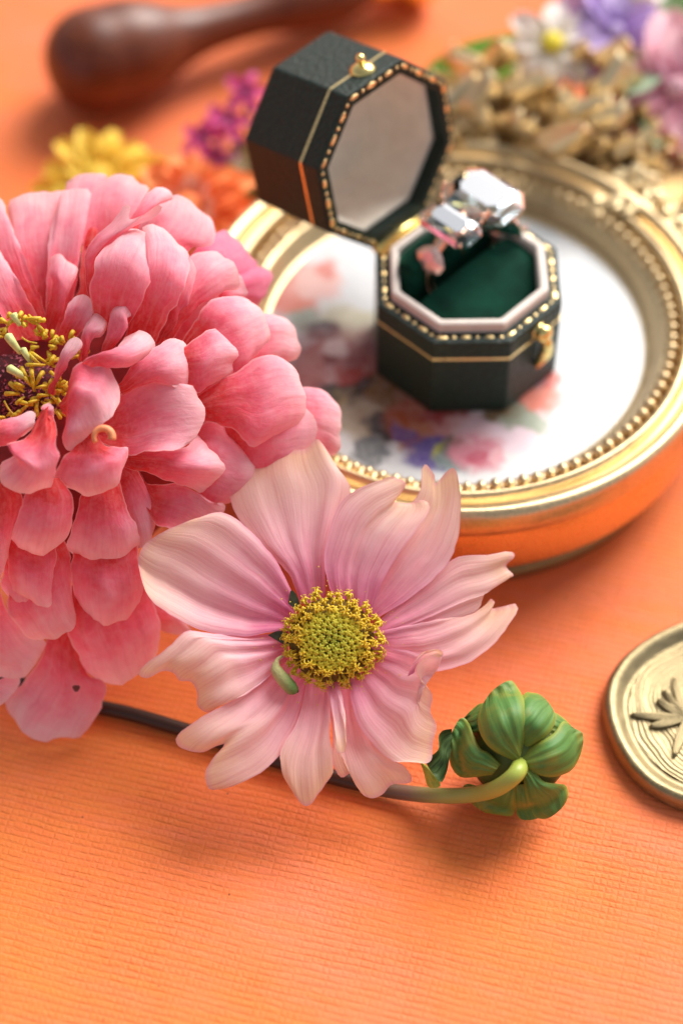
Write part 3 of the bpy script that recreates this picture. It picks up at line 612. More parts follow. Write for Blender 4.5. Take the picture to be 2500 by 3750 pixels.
('Z3',(320,600,290,640,240,740,180,812,70,838,60,862,140,888,150,905,100,940,20,990,-5,1070,20,1150,100,1192,200,1222,300,1190,382,1160,402,1060,432,950,420,850,412,740,392,650,375,560),(.8,1.35),dict(cup=-.25,hump=.2,tcurl=.5,tip=(.38,.68),nz=.12,ridge=(2,.06))),
('Z3',(345,640,310,600,322,560,340,543,372,545,388,600,395,660,410,750),(.9,.8),dict(cup=-.6)),
]
zspot=m_petal('zinnia_petal_shaded_spot',[(0,(.5,.03,.04)),(.3,(.66,.07,.09)),(.7,(.78,.16,.2)),(1,(.84,.26,.28))],(.85,.3,.3),vein=.3,vfreq=9.,trans=.25,rough=.6)
for k,(cr,pts,dep,op) in enumerate(ZL):
    op=dict(op); m=ZPB if op.pop('m',0) else ZP; sp=op.pop('spot',0)
    o=petal('petal',cr,pts,m,zin,dep,seed=k*.73+1,**op)
    if sp: o['label']='lowest hanging petal with a small brown spot'
mesh('brown_spot',(lambda c:([c+.075*(1+.15*math.sin(3*a))*(math.cos(a)*RT+.9*math.sin(a)*UP) for a in np.linspace(0,2*math.pi,14,endpoint=False)],[tuple(range(14))]))(pd(560/2,1950+1140/2,DF+1.20)),m_simple('brown_blemish',(.16,.03,.02),.8),zin)
# curled dry petal tip (small ring) beside the dark gap
a_=[pd(378+33*math.cos(t),1600+32*math.sin(t),DF-1.0) for t in np.linspace(R(140),R(380),16)]
mesh('curled_petal',tube(a_,np.linspace(.05,.085,16),10),m_simple('orange_curl',(.82,.28,.12),.6),zin)
# disc of chaff and florets
CH=m_simple('pink_chaff',(.60,.17,.22),.75,0,.5,12.,.5)
parts=[]
for k in range(420):
    a=rng.uniform(0,2*math.pi); r=145*math.sqrt(rng.uniform(0,1)); x,y=75+r*1.15*math.cos(a),1430+r*.95*math.sin(a)
    c=pd(x,y,DF+.75+.35*(r/145)**2); t=(rng.uniform(-.5,.5)*RT+rng.uniform(-.5,.5)*UP-FW*1.2); t/=np.linalg.norm(t)
    L=rng.uniform(.12,.26); s=np.cross(t,[0,0,1.]); s/=np.linalg.norm(s); wv_=.028
    parts.append(([c-s*wv_,c+s*wv_,c+t*L+s*.004,c+t*L-s*.004],[(0,1,2,3)]))
ch=mesh('chaff',cat(parts),CH,zin,smooth=False); ch['kind']='stuff'
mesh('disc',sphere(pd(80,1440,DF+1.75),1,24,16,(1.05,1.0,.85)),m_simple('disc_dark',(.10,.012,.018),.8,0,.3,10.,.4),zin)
YF=m_simple('yellow_floret',(.66,.42,.015),.55,0,.25,20.,.2); YG=m_simple('pale_green_floret',(.62,.66,.25),.55,0,.15,12.,.15)
def zt(x,y,d): return pd(x,y,DF-d)
def floret_tube(x,y,ang,L,r,d,m,nm,bend=.3,open_=True):
    a=R(ang); p0=zt(x,y,d); t=math.cos(a)*RT+math.sin(a)*UP; 
    P=crom([p0,p0+t*L*.5-FW*L*.35,p0+t*L-FW*L*(.35-bend)],5); rr=np.interp(np.linspace(0,1,len(P)),[0,.6,.9,1],[r*.6,r,r*1.1,r*.35])
    return mesh(nm,tube(P,rr,8),m,zin)
# (crop (0,1050) scale 3.136) positions of the yellow ones
FLT=[(140,400,10,70),(90,420,150,60),(200,390,60,70),(300,370,0,120),(420,410,-50,90),(60,480,200,70),(230,430,0,60),(20,540,180,60),(520,600,80,70),(570,640,20,60),(450,690,180,60),(600,690,40,70),(580,760,-80,80),(540,590,120,60),
(520,900,180,140),(570,900,60,80),(600,860,20,60),(750,640,150,70),(800,590,60,60),(280,1160,170,80),(230,1230,180,110),(340,1080,120,120),(420,1120,60,110),(400,1200,100,120),(520,1190,10,90),(600,1200,0,110),(360,1340,220,130),(450,1300,200,80),(640,1180,70,90),(700,1100,100,100),(720,1230,-20,90),(660,1260,-60,110),(760,1320,-40,80),(640,1400,-60,90),(560,1250,180,80),(480,1320,-30,80),(60,1500,180,80),(130,1490,20,60),(840,800,30,80),(880,780,60,70),(700,1000,80,60),(740,1130,-30,70)]
FLT=[f for (x,y,a,L) in FLT for f in ((x,y,a,L),(x+rng.uniform(-45,45),y+rng.uniform(-45,45),a+rng.uniform(-60,60),L*rng.uniform(.7,1.1)),(x+rng.uniform(-60,60),y+rng.uniform(-60,60),a+rng.uniform(-90,90),L*rng.uniform(.6,1.)))]
for (x,y,a,L) in FLT:
    floret_tube(x/3.136,1050+y/3.136,a,L*1.6/3.136/187*1.,.036+.012*rng.rand(),-.35+.15*rng.rand(),YF,'floret',bend=rng.uniform(.1,.5))
for (x,y,a,L,r) in ((240,760,125,260,.085),(360,870,120,190,.07),(330,1060,150,270,.08),(230,440,120,150,.075)):
    floret_tube(x/3.136,1050+y/3.136,a,L/3.136/187,r,-.25,YG,'pale_floret',bend=.05)
for pth_ in (((250,580),(330,630),(430,650)),((50,1310),(100,1400),(170,1480)),((650,1290),(665,1350),(680,1370))):
    mesh('stamen_thread',tube(crom([zt(x/3.136,1050+y/3.136,-.2) for x,y in pth_],5),.02,6),YF,zin)
# ------------------------------------------------------------------ cosmos
CP=m_petal('cosmos_petal',[(0,(.62,.12,.30)),(.2,(.80,.32,.48)),(.5,(.95,.59,.66)),(.8,(.97,.71,.63)),(1,(.94,.70,.46))],(.82,.36,.52),vein=.5,vfreq=26.,blotch=.22,bumpst=.34,wrk=.12,trans=.42,rough=.5,edgew=.955,jit=.05)
cc=pd(500+765/1.0814,1600+800/1.0814,DF)
cos_=empty('cosmos_flower',(cc[0],cc[1],0),'open pale pink and peach cosmos with ragged tips and a yellow disc, in the centre','flower')
CL=[
('C',(650,660,600,540,480,420,378,270,390,150,520,60,650,50,700,18,716,8,745,40,790,110,830,170,848,215,810,330,755,480,745,660),(-.25,-.95),dict(ridge=(3,.035),tip=(.36,.62))),
('C',(860,690,960,420,1090,262,1125,200,1130,125,1148,110,1178,150,1188,185,1220,142,1255,124,1278,190,1283,300,1266,420,1228,505,1120,610,950,720),(-.35,-.8),dict(ridge=(3,.03),cup=.1,tip=(.41,.56))),
('C',(780,650,742,500,760,380,800,270,860,215,950,175,1020,158,1063,185,1040,232,1012,256,1070,263,1130,250,1162,268,1150,310,1060,430,980,560,930,690),(-.15,-.35),dict(ridge=(4,.035),cup=.06,tip=(.44,.64),tcurl=.3)),
('C',(640,670,572,525,500,422,420,345,345,300,240,320,120,370,40,420,8,480,25,580,60,650,130,700,230,755,330,780,440,788,570,768,600,780),(-.05,-.1),dict(ridge=(3.5,.04),cup=-.05,tip=(.37,.6),crease=(.76,-.8,1))),
('C',(600,770,480,785,340,782,220,768,180,778,130,830,60,880,15,920,14,947,45,955,100,930,145,932,170,965,215,970,240,1010,240,1060,260,1088,295,1090,340,1060,450,1010,600,880),(-.1,.75),dict(ridge=(4,.045),tip=(.46,.76),tcurl=.6,cup=-.05)),
('C',(610,860,440,1010,330,1070,250,1115,160,1185,175,1228,260,1250,325,1222,345,1225,278,1310,282,1390,330,1396,430,1362,540,1290,600,1200,650,1090,690,930),(-.2,.8),dict(ridge=(3,.045),tip=(.34,.62),tcurl=.5)),
('C',(690,900,640,1120,590,1200,568,1262,580,1340,620,1410,650,1452,675,1462,700,1445,740,1385,776,1330,775,1250,765,1150,775,900),(-.25,.8),dict(ridge=(3,.05),tip=(.40,.63),tcurl=.5,cup=-.08)),
('C',(740,900,775,1180,772,1270,790,1330,812,1350,838,1335,850,1325,880,1400,920,1427,970,1420,1010,1378,1090,1366,1065,1310,1000,1270,920,1180,850,900),(-.35,.35),dict(ridge=(3,.045),tip=(.33,.62),tcurl=.4)),
('C',(900,770,1000,690,1120,600,1232,498,1300,470,1400,466,1480,453,1493,475,1462,510,1490,548,1470,556,1420,545,1375,575,1392,585,1368,640,1345,690,1200,740,940,830),(-.3,-.75),dict(ridge=(4,.035),cup=-.06,tip=(.455,.62),tcurl=.2)),
('C',(900,780,1000,760,1200,720,1325,700,1385,665,1400,640,1418,655,1408,680,1500,662,1506,690,1450,775,1380,850,1300,900,1200,925,1130,926,1050,915,900,860),(-.2,-.7),dict(ridge=(3,.04),tip=(.34,.47),tcurl=.3)),
('C',(830,900,862,1100,930,1210,1010,1280,1090,1287,1162,1284,1172,1200,1187,1150,1165,1090,1170,1020,1130,965,1104,930,1112,885,1150,858,1205,868,1212,850,1182,840,1120,862,1060,845,880,820),(.0,.25),dict(ridge=(3.4,.045),cup=.08,tip=(.36,.62),tcurl=.3,edgew=.04)),
('C',(745,960,775,1100,786,1215,800,1250,818,1252,828,1235,826,1100,812,1020,800,930),(.02,.7),dict(cup=-.5,hump=.1)),
('C',(1098,935,1110,890,1150,862,1200,872,1212,852,1185,841,1130,856,1090,900,1070,950),(.3,.6),dict(cup=-.4)),
]
for k,(cr,pts,dep,op) in enumerate(CL):
    petal('petal',cr,pts,CP,cos_,dep,nu=33,nv=30,seed=k*.9+.3,nz=.045,**op)
# sepals peeping out behind the disc
SEP=m_simple('green_sepal',(.06,.07,.03),.6,0,.3,9.,.2)
for pts in ((600,660,612,606,640,640,650,700),(520,785,560,768,600,780,600,830,570,815),(1060//1,1,1061,2,1062,3,1063,4)):
    if pts[0]>1000: continue
    petal('sepal','C',pts,SEP,cos_,(.0,.03),nu=7,nv=7,nz=0)
# the disc: inner closed buds in a spiral, outer open florets
YI=None
def m_disc(name,c1,c2):
    t=NT(name); oi=t.n('ObjectInfo'); d=t.vm('DISTANCE',oi.outputs['Location'],tuple(pd(500+772/1.0814,1600+805/1.0814,DF-.35)))
    c=t.mix(t.mr(t.math('ADD',d,t.math('MULTIPLY',oi.outputs['Random'],.12)),.12,.62,0,1),c1,c2); n1=t.noise(t.tc(),30.,3)
    c=t.mix(t.mr(n1,.4,.7,0,.35),c,tuple(x*.55 for x in c2)); t.set(col=c,rough=.5,spec=.3,sheen=.1,nor=t.bump(n1,.3,.01)); return t.m
DI=m_disc('disc_floret_green_to_yellow',(.44,.46,.035),(.70,.55,.03)); DO=m_disc('outer_floret_yellow',(.74,.56,.03),(.80,.56,.03))
dc=pd(500+772/1.0814,1600+805/1.0814,DF-.10); AX=-FW
def dpt(x,y,h): return dc+RT*x+UP*y+AX*h
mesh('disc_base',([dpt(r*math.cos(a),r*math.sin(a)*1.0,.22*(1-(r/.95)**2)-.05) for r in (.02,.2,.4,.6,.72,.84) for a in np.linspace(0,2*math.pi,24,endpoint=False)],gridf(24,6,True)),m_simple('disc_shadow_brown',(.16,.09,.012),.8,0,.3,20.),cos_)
def starbud():
    v=[];n=20
    for k,(r,z) in enumerate(((.5,-.9),(.85,-.2),(1.,.25),(.82,.62),(.45,.85),(.12,.86))):
        for i in range(n):
            a=2*math.pi*i/n; rr=r*(1+.24*math.cos(5*a)*(1 if k>1 else .3)); v.append((rr*math.cos(a),rr*math.sin(a),z+ (.08*math.cos(5*a) if k in(3,4) else 0)))
    f=gridf(n,6,True)+[tuple(range(5*n,6*n))]; return v,f
QB=Vector((0,0,1)).rotation_difference(Vector(AX))
sb=None;GA=math.pi*(3-math.sqrt(5)); NI=88
for k in range(NI):
    r=.60*math.sqrt((k+.5)/NI)*.98; a=k*GA; x,y=r*math.cos(a)*1.04,r*math.sin(a); h=.22*(1-(r/.95)**2)+.10-.03*math.exp(-(r/.15)**2)
    s=.068*(.92+.2*r/.6)*(1+.06*rng.randn()); til=Quaternion(Vector(np.cross(AX,RT*x+UP*y)).normalized(),r*.55)
    q=til@QB@Quaternion((0,0,1),rng.uniform(0,6))
    if sb is None: sb=mesh('disc_floret',starbud(),DI); o=sb; o.parent=cos_
    else: o=sb.copy(); COL.objects.link(o)
    o.location=dpt(x,y,h)-np.array(cos_.location); o.rotation_mode='QUATERNION'; o.rotation_quaternion=q; o.scale=(s,s,s)
OV=[]
def openfl(kind):
    rg=np.random.RandomState(kind+3); parts=[]
    L=1.; P=crom([(0,0,0),(0,0,.5),(.12*kind%.3,0,.9),(.2,.05,1.25)],4); parts.append(tube(P,np.interp(np.linspace(0,1,len(P)),[0,.6,1],[.16,.22,.32]),7))
    for j in range(5):
        a=2*math.pi*j/5+rg.uniform(-.3,.3); c=np.array(P[-1]); o=np.array([math.cos(a),math.sin(a),0])
        Q=crom([c+o*.15,c+o*(.32+.15*rg.rand())+[0,0,.22],c+o*(.5+.3*rg.rand())+[0,0,.05-.35*rg.rand()]],3)
        parts.append(tube(Q,np.linspace(.17,.09,len(Q)),5))
    for j in range(2):
        a=rg.uniform(0,6); c=np.array(P[-1]); o=np.array([math.cos(a),math.sin(a),0])
        Q=crom([c,c+[0,0,.45],c+o*.3+[0,0,.7],c+o*.55+[0,0,.5]],3); parts.append(tube(Q,.055,5))
    return cat(parts)
for k in range(4): OV.append(openfl(k))
OVo={}
NO=102
for k in range(NO):
    ringi=(k%3); r=(.63,.71,.79)[ringi]+rng.uniform(-.03,.03)+ (.03*ns(k*.9,2)); a=2*math.pi*(k/NO)+rng.uniform(-.05,.05)
    x,y=r*math.cos(a)*1.03,r*math.sin(a)*.99; lean=(.35,.75,1.12)[ringi]+rng.uniform(-.25,.2); s=rng.uniform(.105,.15)*(1.15 if ringi==2 else 1)
    til=Quaternion(Vector(np.cross(AX,RT*x+UP*y)).normalized(),lean)@Quaternion(Vector(AX),rng.uniform(-.4,.4)); q=til@QB@Quaternion((0,0,1),rng.uniform(0,6)); kd=rng.randint(4)
    if kd not in OVo: o=mesh('open_floret',OV[kd],DO); o.parent=cos_; OVo[kd]=o
    else: o=OVo[kd].copy(); COL.objects.link(o)
    o.location=dpt(x*.96,y*.96,.13-.10*ringi+rng.uniform(-.02,.03))-np.array(cos_.location); o.rotation_mode='QUATERNION'; o.rotation_quaternion=q; o.scale=(s,s,s)
pol=[]
for k in range(70):
    a=rng.uniform(0,2*math.pi); r=rng.uniform(.85,1.0)+abs(rng.randn())*.35; pol.append(sphere(pd(500+772/1.0814+r*math.cos(a)*187,1600+805/1.0814+r*math.sin(a)*187,DF-.16),rng.uniform(.008,.018),5,4))
po=mesh('pollen',cat(pol),DO,cos_); po['kind']='stuff'
# small green fallen floret bud lying on a petal
def cd_(x,y): return (900+x/2.613,2050+y/2.613)
pp=[cd_(*p) for p in ((350,920),(300,960),(290,1040),(330,1110),(390,1180),(440,1230),(490,1255))]
P=crom([pd(x,y,DF-.17-(.05 if 0<i<6 else 0)) for i,(x,y) in enumerate(pp)],5)
t_=NT('green_bud_skin'); gp=t_.noise(t_.tc(),20.,3); sxx=t_.n('SeparateXYZ'); t_.l(t_.tc('Generated'),sxx.inputs[0])
t_.set(col=t_.mix(t_.mr(sxx.outputs[0],.25,.8,0,1),(.50,.46,.20),(.14,.22,.06)),rough=.7,spec=.2,nor=t_.bump(gp,.8,.02))
grn=empty('fallen_green_bud',tuple(P[0]),'tiny green bud scale lying on the pale lower left petal beside the yellow disc','flower bud')
mesh('bud_scale',tube(P,np.interp(np.linspace(0,1,len(P)),[0,.18,.35,.6,.85,.97,1],[.025,.04,.115,.14,.135,.08,.03]),14),t_.m,grn)
mesh('dark_tip',sphere(P[-1],.04,8,6),m_simple('dark_tip',(.02,.03,.015),.5),grn)
# ------------------------------------------------------------------ dahlia bud on its stem
bcx=pz(1895,2748,1.15); BD=(bcx-CC)@FW
bud=empty('dahlia_bud',(bcx[0],bcx[1],0),'tight round green dahlia bud on a bent stem running under the pale flower','flower bud')
def m_sepal():
    t=NT('glossy_green_sepal'); uv=t.n('UVMap'); sx=t.n('SeparateXYZ'); t.l(uv.outputs[0],sx.inputs[0])
    vn=t.noise(t.vm('MULTIPLY',uv.outputs[0],(14,1.4,1)),1.,3,.6); b=t.noise(t.tc(),1.7,3)
    c=t.mix(t.mr(vn,.35,.65,0,1),(.062,.165,.034),(.10,.235,.05)); e=t.math('ABSOLUTE',t.math('MULTIPLY_ADD',sx.outputs[0],2.,-1.))
    c=t.mix(t.math('MULTIPLY',t.mr(e,.72,1.,0,1),.55),c,(.36,.34,.035)); c=t.mix(t.math('MULTIPLY',t.mr(b,.5,.72,0,1),.5),c,(.33,.25,.03))
    c=t.mix(t.mr(sx.outputs[1],.25,0.,0,.7),c,(.26,.24,.03))
    t.set(col=c,rough=.55,spec=.35,nor=t.bump(vn,.5,.03)); return t.m
SM=m_sepal()
mesh('bud_core',sphere(bcx+UP*.0,1,24,16,(.98,.98,.95)),m_simple('bud_inner_green',(.10,.14,.02),.6,0,.35,3.,.2),bud)
RB=1.17
SL=[((370,1180,300,1100,330,1050,450,1080,590,1060,600,1150,592,1232,520,1232,430,1217),.05,.22),
((590,1060,600,1180,630,1250,700,1258,745,1232,700,1150,680,1050),.05,.2),
((600,960,650,1030,660,1130,700,1230,780,1252,860,1202,907,1130,897,1062,850,1050,760,1030,700,940),.1,.28),
((540,720,650,540,700,528,745,538,800,590,836,670,802,760,720,822,640,860),.12,.3),
((820,640,850,650,905,695,930,740,880,800,800,780),-.15,.1),
((450,600,400,590,330,650,300,700,360,760,440,720),-.15,.1),
((600,900,720,820,780,790,830,755,880,690,940,730,992,766,986,860,940,960,870,1002,780,1012,680,980),.12,.3),
((520,940,450,870,405,850,370,780,332,692,290,673,240,760,224,850,235,950,290,1012,380,1012,470,1000),.10,.3),
((620,930,480,862,410,780,388,680,420,590,480,510,572,456,612,490,652,560,668,650,662,760,645,860),.22,.34)]
for k,(pts,d0,bulge) in enumerate(SL):
    P=np.array(pts,float).reshape(-1,2)/1.568+np.array([1500,2200]); P=crom(P,6)
    L=np.r_[0,np.cumsum(np.linalg.norm(np.diff(P,axis=0),axis=1))]; L/=L[-1]; i1,i2=np.searchsorted(L,.40),np.searchsorted(L,.58); nu,nv=27,18
    A=resamp(P[:i1+1],nv);T=resamp(P[i1:i2+1],nu);Bq=resamp(P[i2:][::-1],nv);bs=resamp(np.array([P[0],P[-1]]),nu); v=[];uv=[]
    for j in range(nv):
        y=j/(nv-1)
        for i in range(nu):
            x=i/(nu-1); p=(1-x)*A[j]+x*Bq[j]+(1-y)*bs[i]+y*T[i]-((1-x)*(1-y)*P[0]+x*(1-y)*P[-1]+(1-x)*y*T[0]+x*y*T[-1])
            X=(p[0]-1895)*BD/FL; Y=(p[1]-2748)*BD/FL; rho=math.hypot(X,Y)
            d=math.sqrt(max(0,RB*RB-rho*rho))*.9 - .35*math.exp(-(rho/.45)**2)+d0+bulge*(max(0,(1-(2*x-1)**2)))**.55*.8*(math.sin(math.pi*min(1,.06+.9*y)))**.6+.012*math.cos(26*x)+.05*noise.noise(Vector((x*3+k*5,y*3,k*1.)))
            v.append(pd(p[0],p[1],BD-d)); uv.append((x,y))
    mesh('sepal',(v,gridf(nu,nv)),SM,bud,uv=uv)
t_=NT('stem_green_to_brown'); sxx=t_.n('SeparateXYZ'); t_.l(t_.n('UVMap').outputs[0],sxx.inputs[0]); gp=t_.noise(t_.tc(),6.,3)
stc=t_.ramp(sxx.outputs[1],[(0,(.035,.012,.006)),(.40,(.05,.02,.010)),(.50,(.20,.12,.08)),(.58,(.36,.36,.10)),(.9,(.38,.46,.07)),(1,(.15,.26,.04))]); t_.set(col=stc,rough=.4,spec=.4,nor=t_.bump(gp,.2,.02))
sp=[(-10,2470,.2),(230,2560,.2),(480,2615,.2),(760,2700,.2),(1060,2800,.2),(1350,2878,.22),(1500,2905,.3),(1630,2914,.55),(1740,2908,.95),(1820,2885,1.5),(1880,2842,1.85),(1903,2806,1.75),(1914,2772,1.1)]
P=crom([pz(x,y,z) for x,y,z in sp],8); n_=len(P); vf=tube(P,np.interp(np.linspace(0,1,n_),[0,.6,.9,1],[.15,.16,.175,.2]),14)
mesh('stem',vf,t_.m,bud,uv=[(i/14,j/(n_-1)) for j in range(n_) for i in range(14)])
def leaf_m(name,c1,c2,rough=.5):
    t=NT(name); uv=t.n('UVMap'); vn=t.noise(t.vm('MULTIPLY',uv.outputs[0],(8,2,1)),1.,3); t.set(col=t.mix(t.mr(vn,.35,.65,0,1),c1,c2),rough=rough,spec=.2,nor=t.bump(vn,.5,.03)); return t.m
petal('bract_leaf','B',(240,735,190,745,165,780,165,850,120,895,95,930,130,990,180,1042,212,980,228,900,245,820),leaf_m('dark_green_leaf',(.035,.06,.018),(.09,.15,.045)),bud,(DF-BD+.2,DF-BD+.35),cup=.4,ridge=(2,.08),tip=(.42,.6))
petal('leaf_stalk','B',(60,930,80,990,100,1060,130,1075,175,1062,150,1000,100,950,72,928),leaf_m('yellow_green_stalk',(.35,.40,.05),(.45,.48,.09)),bud,(DF-BD+.2,DF-BD+.15),cup=-.5)
# ------------------------------------------------------------------ things farther back
def m_wood():
    t=NT('polished_dark_wood'); P=t.tc(); n1=t.noise(t.vm('MULTIPLY',P,(.5,5,5)),2.,4,.6)
    t.set(col=t.mix(t.mr(n1,.35,.65,0,1),(.075,.014,.005),(.19,.045,.014)),rough=.4,spec=.4,coat=.1,coatr=.3); return t.m
WD=m_wood()
A0=pz(340,222,1.35); A1=pz(1160,-10,1.05); ax=(A1-A0); ax/=np.linalg.norm(ax)
st=empty('seal_stamp',(A0[0],A0[1],0),'dark polished wood handle of a seal stamp lying across the back left','stamp')
pxl=1/146.
def axl(x): return (x-340)*pxl*1.03
pr_=[(.001,-1.20),(.35,-1.17),(.75,-1.02),(1.1,-.70),(1.3,-.3),(1.35,.05),(1.33,.5),(1.30,axl(498)),(1.14,axl(580)),(.86,axl(665)),(.68,axl(746)),(.60,axl(829)),(.56,axl(930)),(.60,axl(1040)),(.76,axl(1160)),(.84,axl(1260)),(.80,axl(1340)),(.62,axl(1420)),(.5,axl(1450))]
pr_=crom(np.array(pr_),4); v,f=lathe_on([(max(.001,r),z) for r,z in pr_],A0,ax,40); mesh('handle',(v,f),WD,st)
hp=[(.5,axl(1450)),(.55,axl(1460)),(.62,axl(1500)),(.60,axl(1560)),(.9,axl(1590)),(.95,axl(1640)),(.95,axl(1680)),(.001,axl(1682))]
mesh('stamp_head',lathe_on(hp,A0,ax,40),BR,st)
def bloom(name,label,c,nrm,layers,mats,cen=None,catg='flower',seed=0,group=None,wav=.1,stem=None,stemm=None,inner=None):
    rg=np.random.RandomState(seed); c=np.array(c,float); root=empty(name,tuple(c),label,catg,group)
    q=Vector((0,0,1)).rotation_difference(Vector(nrm).normalized()); srcs={}
    for li,(n,L,W,elev,r0) in enumerate(layers):
        nu,nv=9,10; v=[];uv=[]
        for j in range(nv):
            s=j/(nv-1); ww=W*(.25+.75*math.sin(math.pi*min(1,s*.88+.06))**.8)*(1 if s<.95 else .75)
            for i in range(nu):
                t=2*i/(nu-1)-1; e=elev-.9*s*.5
                v.append((r0+L*s*math.cos(elev-.35*s), ww*.5*t, L*s*math.sin(elev-.35*s)-.12*L*s*s+.18*W*t*t+wav*W*.3*math.sin(6*s+3*t))); uv.append((i/(nu-1),s))
        src=None
        for k in range(n):
            a=2*math.pi*(k+.5*li+rg.uniform(-.18,.18))/n; s=rg.uniform(.88,1.1)
            if src is None: o=mesh('petal',(v,gridf(nu,nv)),mats[min(li,len(mats)-1)],uv=uv); src=o; o.parent=root
            else: o=src.copy(); COL.objects.link(o)
            o.rotation_mode='QUATERNION'; o.rotation_quaternion=q@Quaternion((0,0,1),a)@Quaternion((1,0,0),rg.uniform(-.2,.2))@Quaternion((0,1,0),rg.uniform(-.12,.12)); o.scale=(s,s,s)
    if cen: o=mesh('flower_centre',sphere((0,0,0),1,14,8,(cen[0],cen[0],cen[0]*.6)),cen[1]); o.parent=root; o.location=np.array(nrm)/np.linalg.norm(nrm)*cen[2]; o.rotation_mode='QUATERNION'; o.rotation_quaternion=q
    if stem is not None: mesh('stem',tube(crom(stem,6),.09,8),stemm,root)
    return root
def pm(name,c0,c1,c2): return m_petal(name,[(0,c0),(.5,c1),(1,c2)],c2,vein=.3,vfreq=8.,trans=.25,rough=.6)
STG=m_simple('grey_green_stem',(.12,.2,.10),.6,0,.2,5.); OL=m_simple('olive_stem',(.13,.09,.025),.6,0,.3,5.)
ORP=pm('orange_petal',(.80,.08,.015),(.93,.19,.035),(.97,.36,.10)); YEP=pm('yellow_petal',(.80,.38,.01),(.88,.60,.03),(.90,.72,.09))
PO=pm('salmon_petal',(.85,.2,.08),(.92,.36,.2),(.95,.5,.33))
c=pz(690,780,2.2); bloom('orange_zinnia','blurred bright orange many petalled flower between the pink zinnia and the ring box',c,(-.1,-.35,1),[(14,1.55,.8,.25,.1),(12,1.25,.65,.6,.1),(10,.8,.5,.95,.08),(7,.5,.35,1.25,.05)],[ORP,ORP,PO,ORP],cen=(.35,ORP,.35),seed=3)
c=pz(600,770,1.9); bloom('salmon_blossom','small blurred salmon blossom pressed against the orange flower',c,(0,-.3,1),[(7,.62,.5,.5,.05),(5,.4,.35,.9,.05)],[PO],seed=9)
c=pz(360,670,1.3); bloom('yellow_flower','blurred golden yellow flower behind the top of the pink zinnia',c,(0,-.3,1),[(14,1.7,.6,.22,.1),(12,1.3,.5,.55,.1),(9,.75,.4,.9,.08)],[YEP],cen=(.38,YEP,.25),seed=5)
MG=pm('magenta_petal',(.50,.02,.20),(.74,.06,.34),(.82,.20,.48)); MGP=pm('magenta_pale',(.5,.05,.3),(.72,.2,.5),(.85,.45,.62))
mg='small magenta florets left of the ring box'
for k,(x,y,z,s,lab) in enumerate(((740,500,1.9,.55,'lowest left of the small magenta florets beside the lid'),(835,440,2.3,.6,'middle magenta floret standing left of the lid'),(900,335,2.7,.55,'topmost magenta floret touching the upper left edge of the lid'),(790,580,1.6,.5,'pale pink magenta floret hanging below the other small ones'))):
    c=pz(x,y,z); e=pz(905,760,.4)
    bloom('magenta_floret',lab,c,(-.2,-.5,1),[(5,s,.30*s/.55,.35,.04),(3,s*.6,.2,.9,.02)],[MG if k<3 else MGP,MG],cen=(.12,m_simple('floret_eye',(.05,.02,.03)),.05),seed=20+k,group=mg,stem=[c-np.array([0,0,.05]),(c*.5+e*.5)+np.array([.1,.1,0]),e],stemm=OL)
c0=pz(910,620,.5)
def blade(name,label,pts,z,m,catg='leaf',zt_=None,cup=.15,nu=11,nv=20,arch=.4):
    P=crom(np.array(pts,float).reshape(-1,2),6); L=np.r_[0,np.cumsum(np.linalg.norm(np.diff(P,axis=0),axis=1))]; L/=L[-1]; i1,i2=np.searchsorted(L,.44),np.searchsorted(L,.56)
    A=resamp(P[:i1+1],nv);T=resamp(P[i1:i2+1],nu);Bq=resamp(P[i2:][::-1],nv);bs=resamp(np.array([P[0],P[-1]]),nu); v=[];uv=[]; zt_=z if zt_ is None else zt_
    for j in range(nv):
        y=j/(nv-1)
        for i in range(nu):
            x=i/(nu-1); p=(1-x)*A[j]+x*Bq[j]+(1-y)*bs[i]+y*T[i]-((1-x)*(1-y)*P[0]+x*(1-y)*P[-1]+(1-x)*y*T[0]+x*y*T[-1])
            v.append(pz(p[0],p[1],z+(zt_-z)*y+arch*math.sin(math.pi*y)+cup*(2*x-1)**2)); uv.append((x,y))
    c=np.mean(v,axis=0); r=empty(name,(c[0],c[1],z),label,catg)
    mesh('leaf_blade',(v,gridf(nu,nv)),m,r,uv=uv); return r
LG=leaf_m('mid_green_leaf',(.045,.13,.008),(.10,.22,.012),.85); LD=leaf_m('deep_green_leaf',(.03,.07,.01),(.07,.13,.02)); LO=leaf_m('olive_bronze_leaf',(.10,.06,.015),(.22,.13,.03))
blade('green_leaf','broad green leaf arching out from behind the gilt crest',(1520,330,1570,235,1680,165,1800,130,1900,120,2010,150,2030,240,1900,330,1750,360,1600,350),2.2,LG,arch=.3,cup=.05)
blade('bronze_leaf','narrow olive bronze leaf standing between the magenta florets and the box lid',(960,790,880,700,840,600,850,520,900,500,950,560,985,680,1000,780),.5,LO,zt_=1.6)
blade('dark_green_leaf','dark green leaf cut by the top right corner',(2560,180,2470,120,2430,40,2450,-60,2540,-100,2620,0,2620,120),2.2,LD)
WH=pm('white_petal',(.72,.66,.45),(.84,.80,.72),(.88,.85,.82)); LV_=pm('lavender_petal',(.42,.26,.68),(.56,.42,.82),(.72,.60,.88)); PK=pm('soft_pink_petal',(.80,.28,.42),(.88,.46,.58),(.92,.66,.70))
YC=m_simple('yellow_centre',(.78,.62,.04),.7,0,.2,20.,.4); CRM=m_simple('cream_centre',(.55,.6,.35),.7)
c=pz(2020,165,3.9); bloom('white_daisy','small white flower with yellow centre on top of the gilt crest',c,(.0,-.45,1),[(8,1.15,.62,.12,.15),(7,.75,.45,.35,.1)],[WH],cen=(.27,YC,.16),seed=31,stem=[c-np.array([0,0,.05]),c+np.array([.5,.6,-1.2]),c+np.array([.9,1.2,-3.6])],stemm=STG)
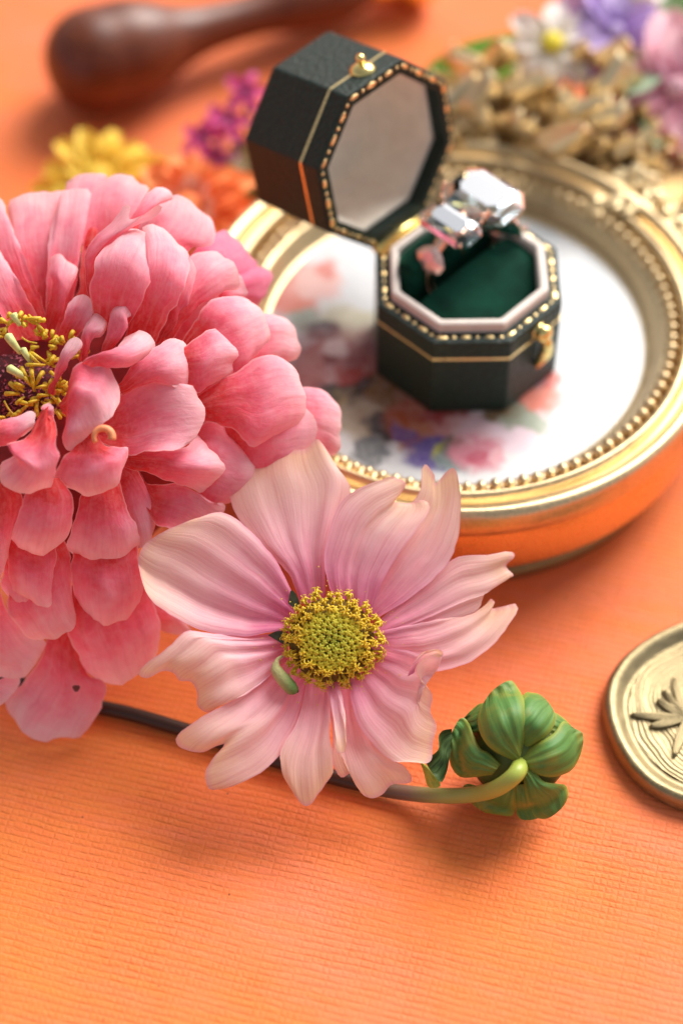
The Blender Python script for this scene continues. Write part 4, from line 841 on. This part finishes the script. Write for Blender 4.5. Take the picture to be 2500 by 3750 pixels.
c=pz(2250,120,3.9); bloom('lavender_flower','blurred lavender flower behind the gilt crest at upper right',c,(.1,-.5,1),[(7,1.75,1.15,.12,.1),(6,1.1,.8,.4,.1)],[LV_],cen=(.2,LV_,.15),seed=33,stem=[c-np.array([0,0,.05]),c+np.array([.3,.5,-1.4]),c+np.array([.3,.9,-3.7])],stemm=STG)
c=pz(2480,330,3.6); bloom('soft_pink_flower','large blurred soft pink flower cut by the right edge',c,(-.3,-.6,1),[(8,1.9,1.2,.2,.1),(7,1.3,.9,.5,.1)],[PK],cen=(.3,PK,.2),seed=35,stem=[c-np.array([0,0,.05]),c+np.array([.3,.3,-1.5]),c+np.array([.2,.6,-3.5])],stemm=STG)
c=pz(2290,-20,4.2); bloom('white_blossom','blurred white blossom cut by the top edge',c,(0,-.4,1),[(7,.9,.7,.15,.1),(6,.6,.5,.5,.08)],[WH],cen=(.2,CRM,.15),seed=37,stem=[c-np.array([0,0,.05]),c+np.array([.2,.5,-1.6]),c+np.array([.3,.9,-4.1])],stemm=STG)
c=pz(2560,700,2.6); bloom('pink_petal_flower','small pink flower at the right edge below the large soft pink one',c,(-.3,-.5,1),[(6,.7,.5,.3,.1)],[PK],cen=(.15,YC,.1),seed=39)
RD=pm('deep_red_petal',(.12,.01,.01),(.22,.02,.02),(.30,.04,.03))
c=pz(2500,580,1.7); bloom('deep_red_bloom','dark red bloom filling the dark area behind the crest at the right edge',c,(-.2,-.3,1),[(8,1.2,.8,.15,.1),(6,.8,.6,.5,.1)],[RD],cen=(.3,RD,.2),seed=41)  # dark red bloom fills the dark reddish area here
GGL=leaf_m('sage_leaf',(.25,.34,.22),(.42,.50,.36)); GGS=leaf_m('teal_stem_leaf',(.07,.16,.11),(.16,.27,.18))
blade('sage_leaf','pale sage green leaf below the lavender flower',(2230,330,2240,260,2290,200,2370,170,2430,190,2430,270,2370,330,2290,350),3.6,GGL,arch=.2)
blade('teal_leaf','long blue green leaf hanging down beside the large soft pink flower',(2310,330,2350,330,2390,390,2420,450,2430,520,2400,540,2370,500,2330,430),3.2,GGS,arch=.15,zt_=2.9)
blade('sage_sprig','pale green sprig leaf at the top edge beside the white blossom',(2360,90,2370,20,2400,-60,2450,-60,2440,20,2420,90),3.6,GGL,arch=.1)
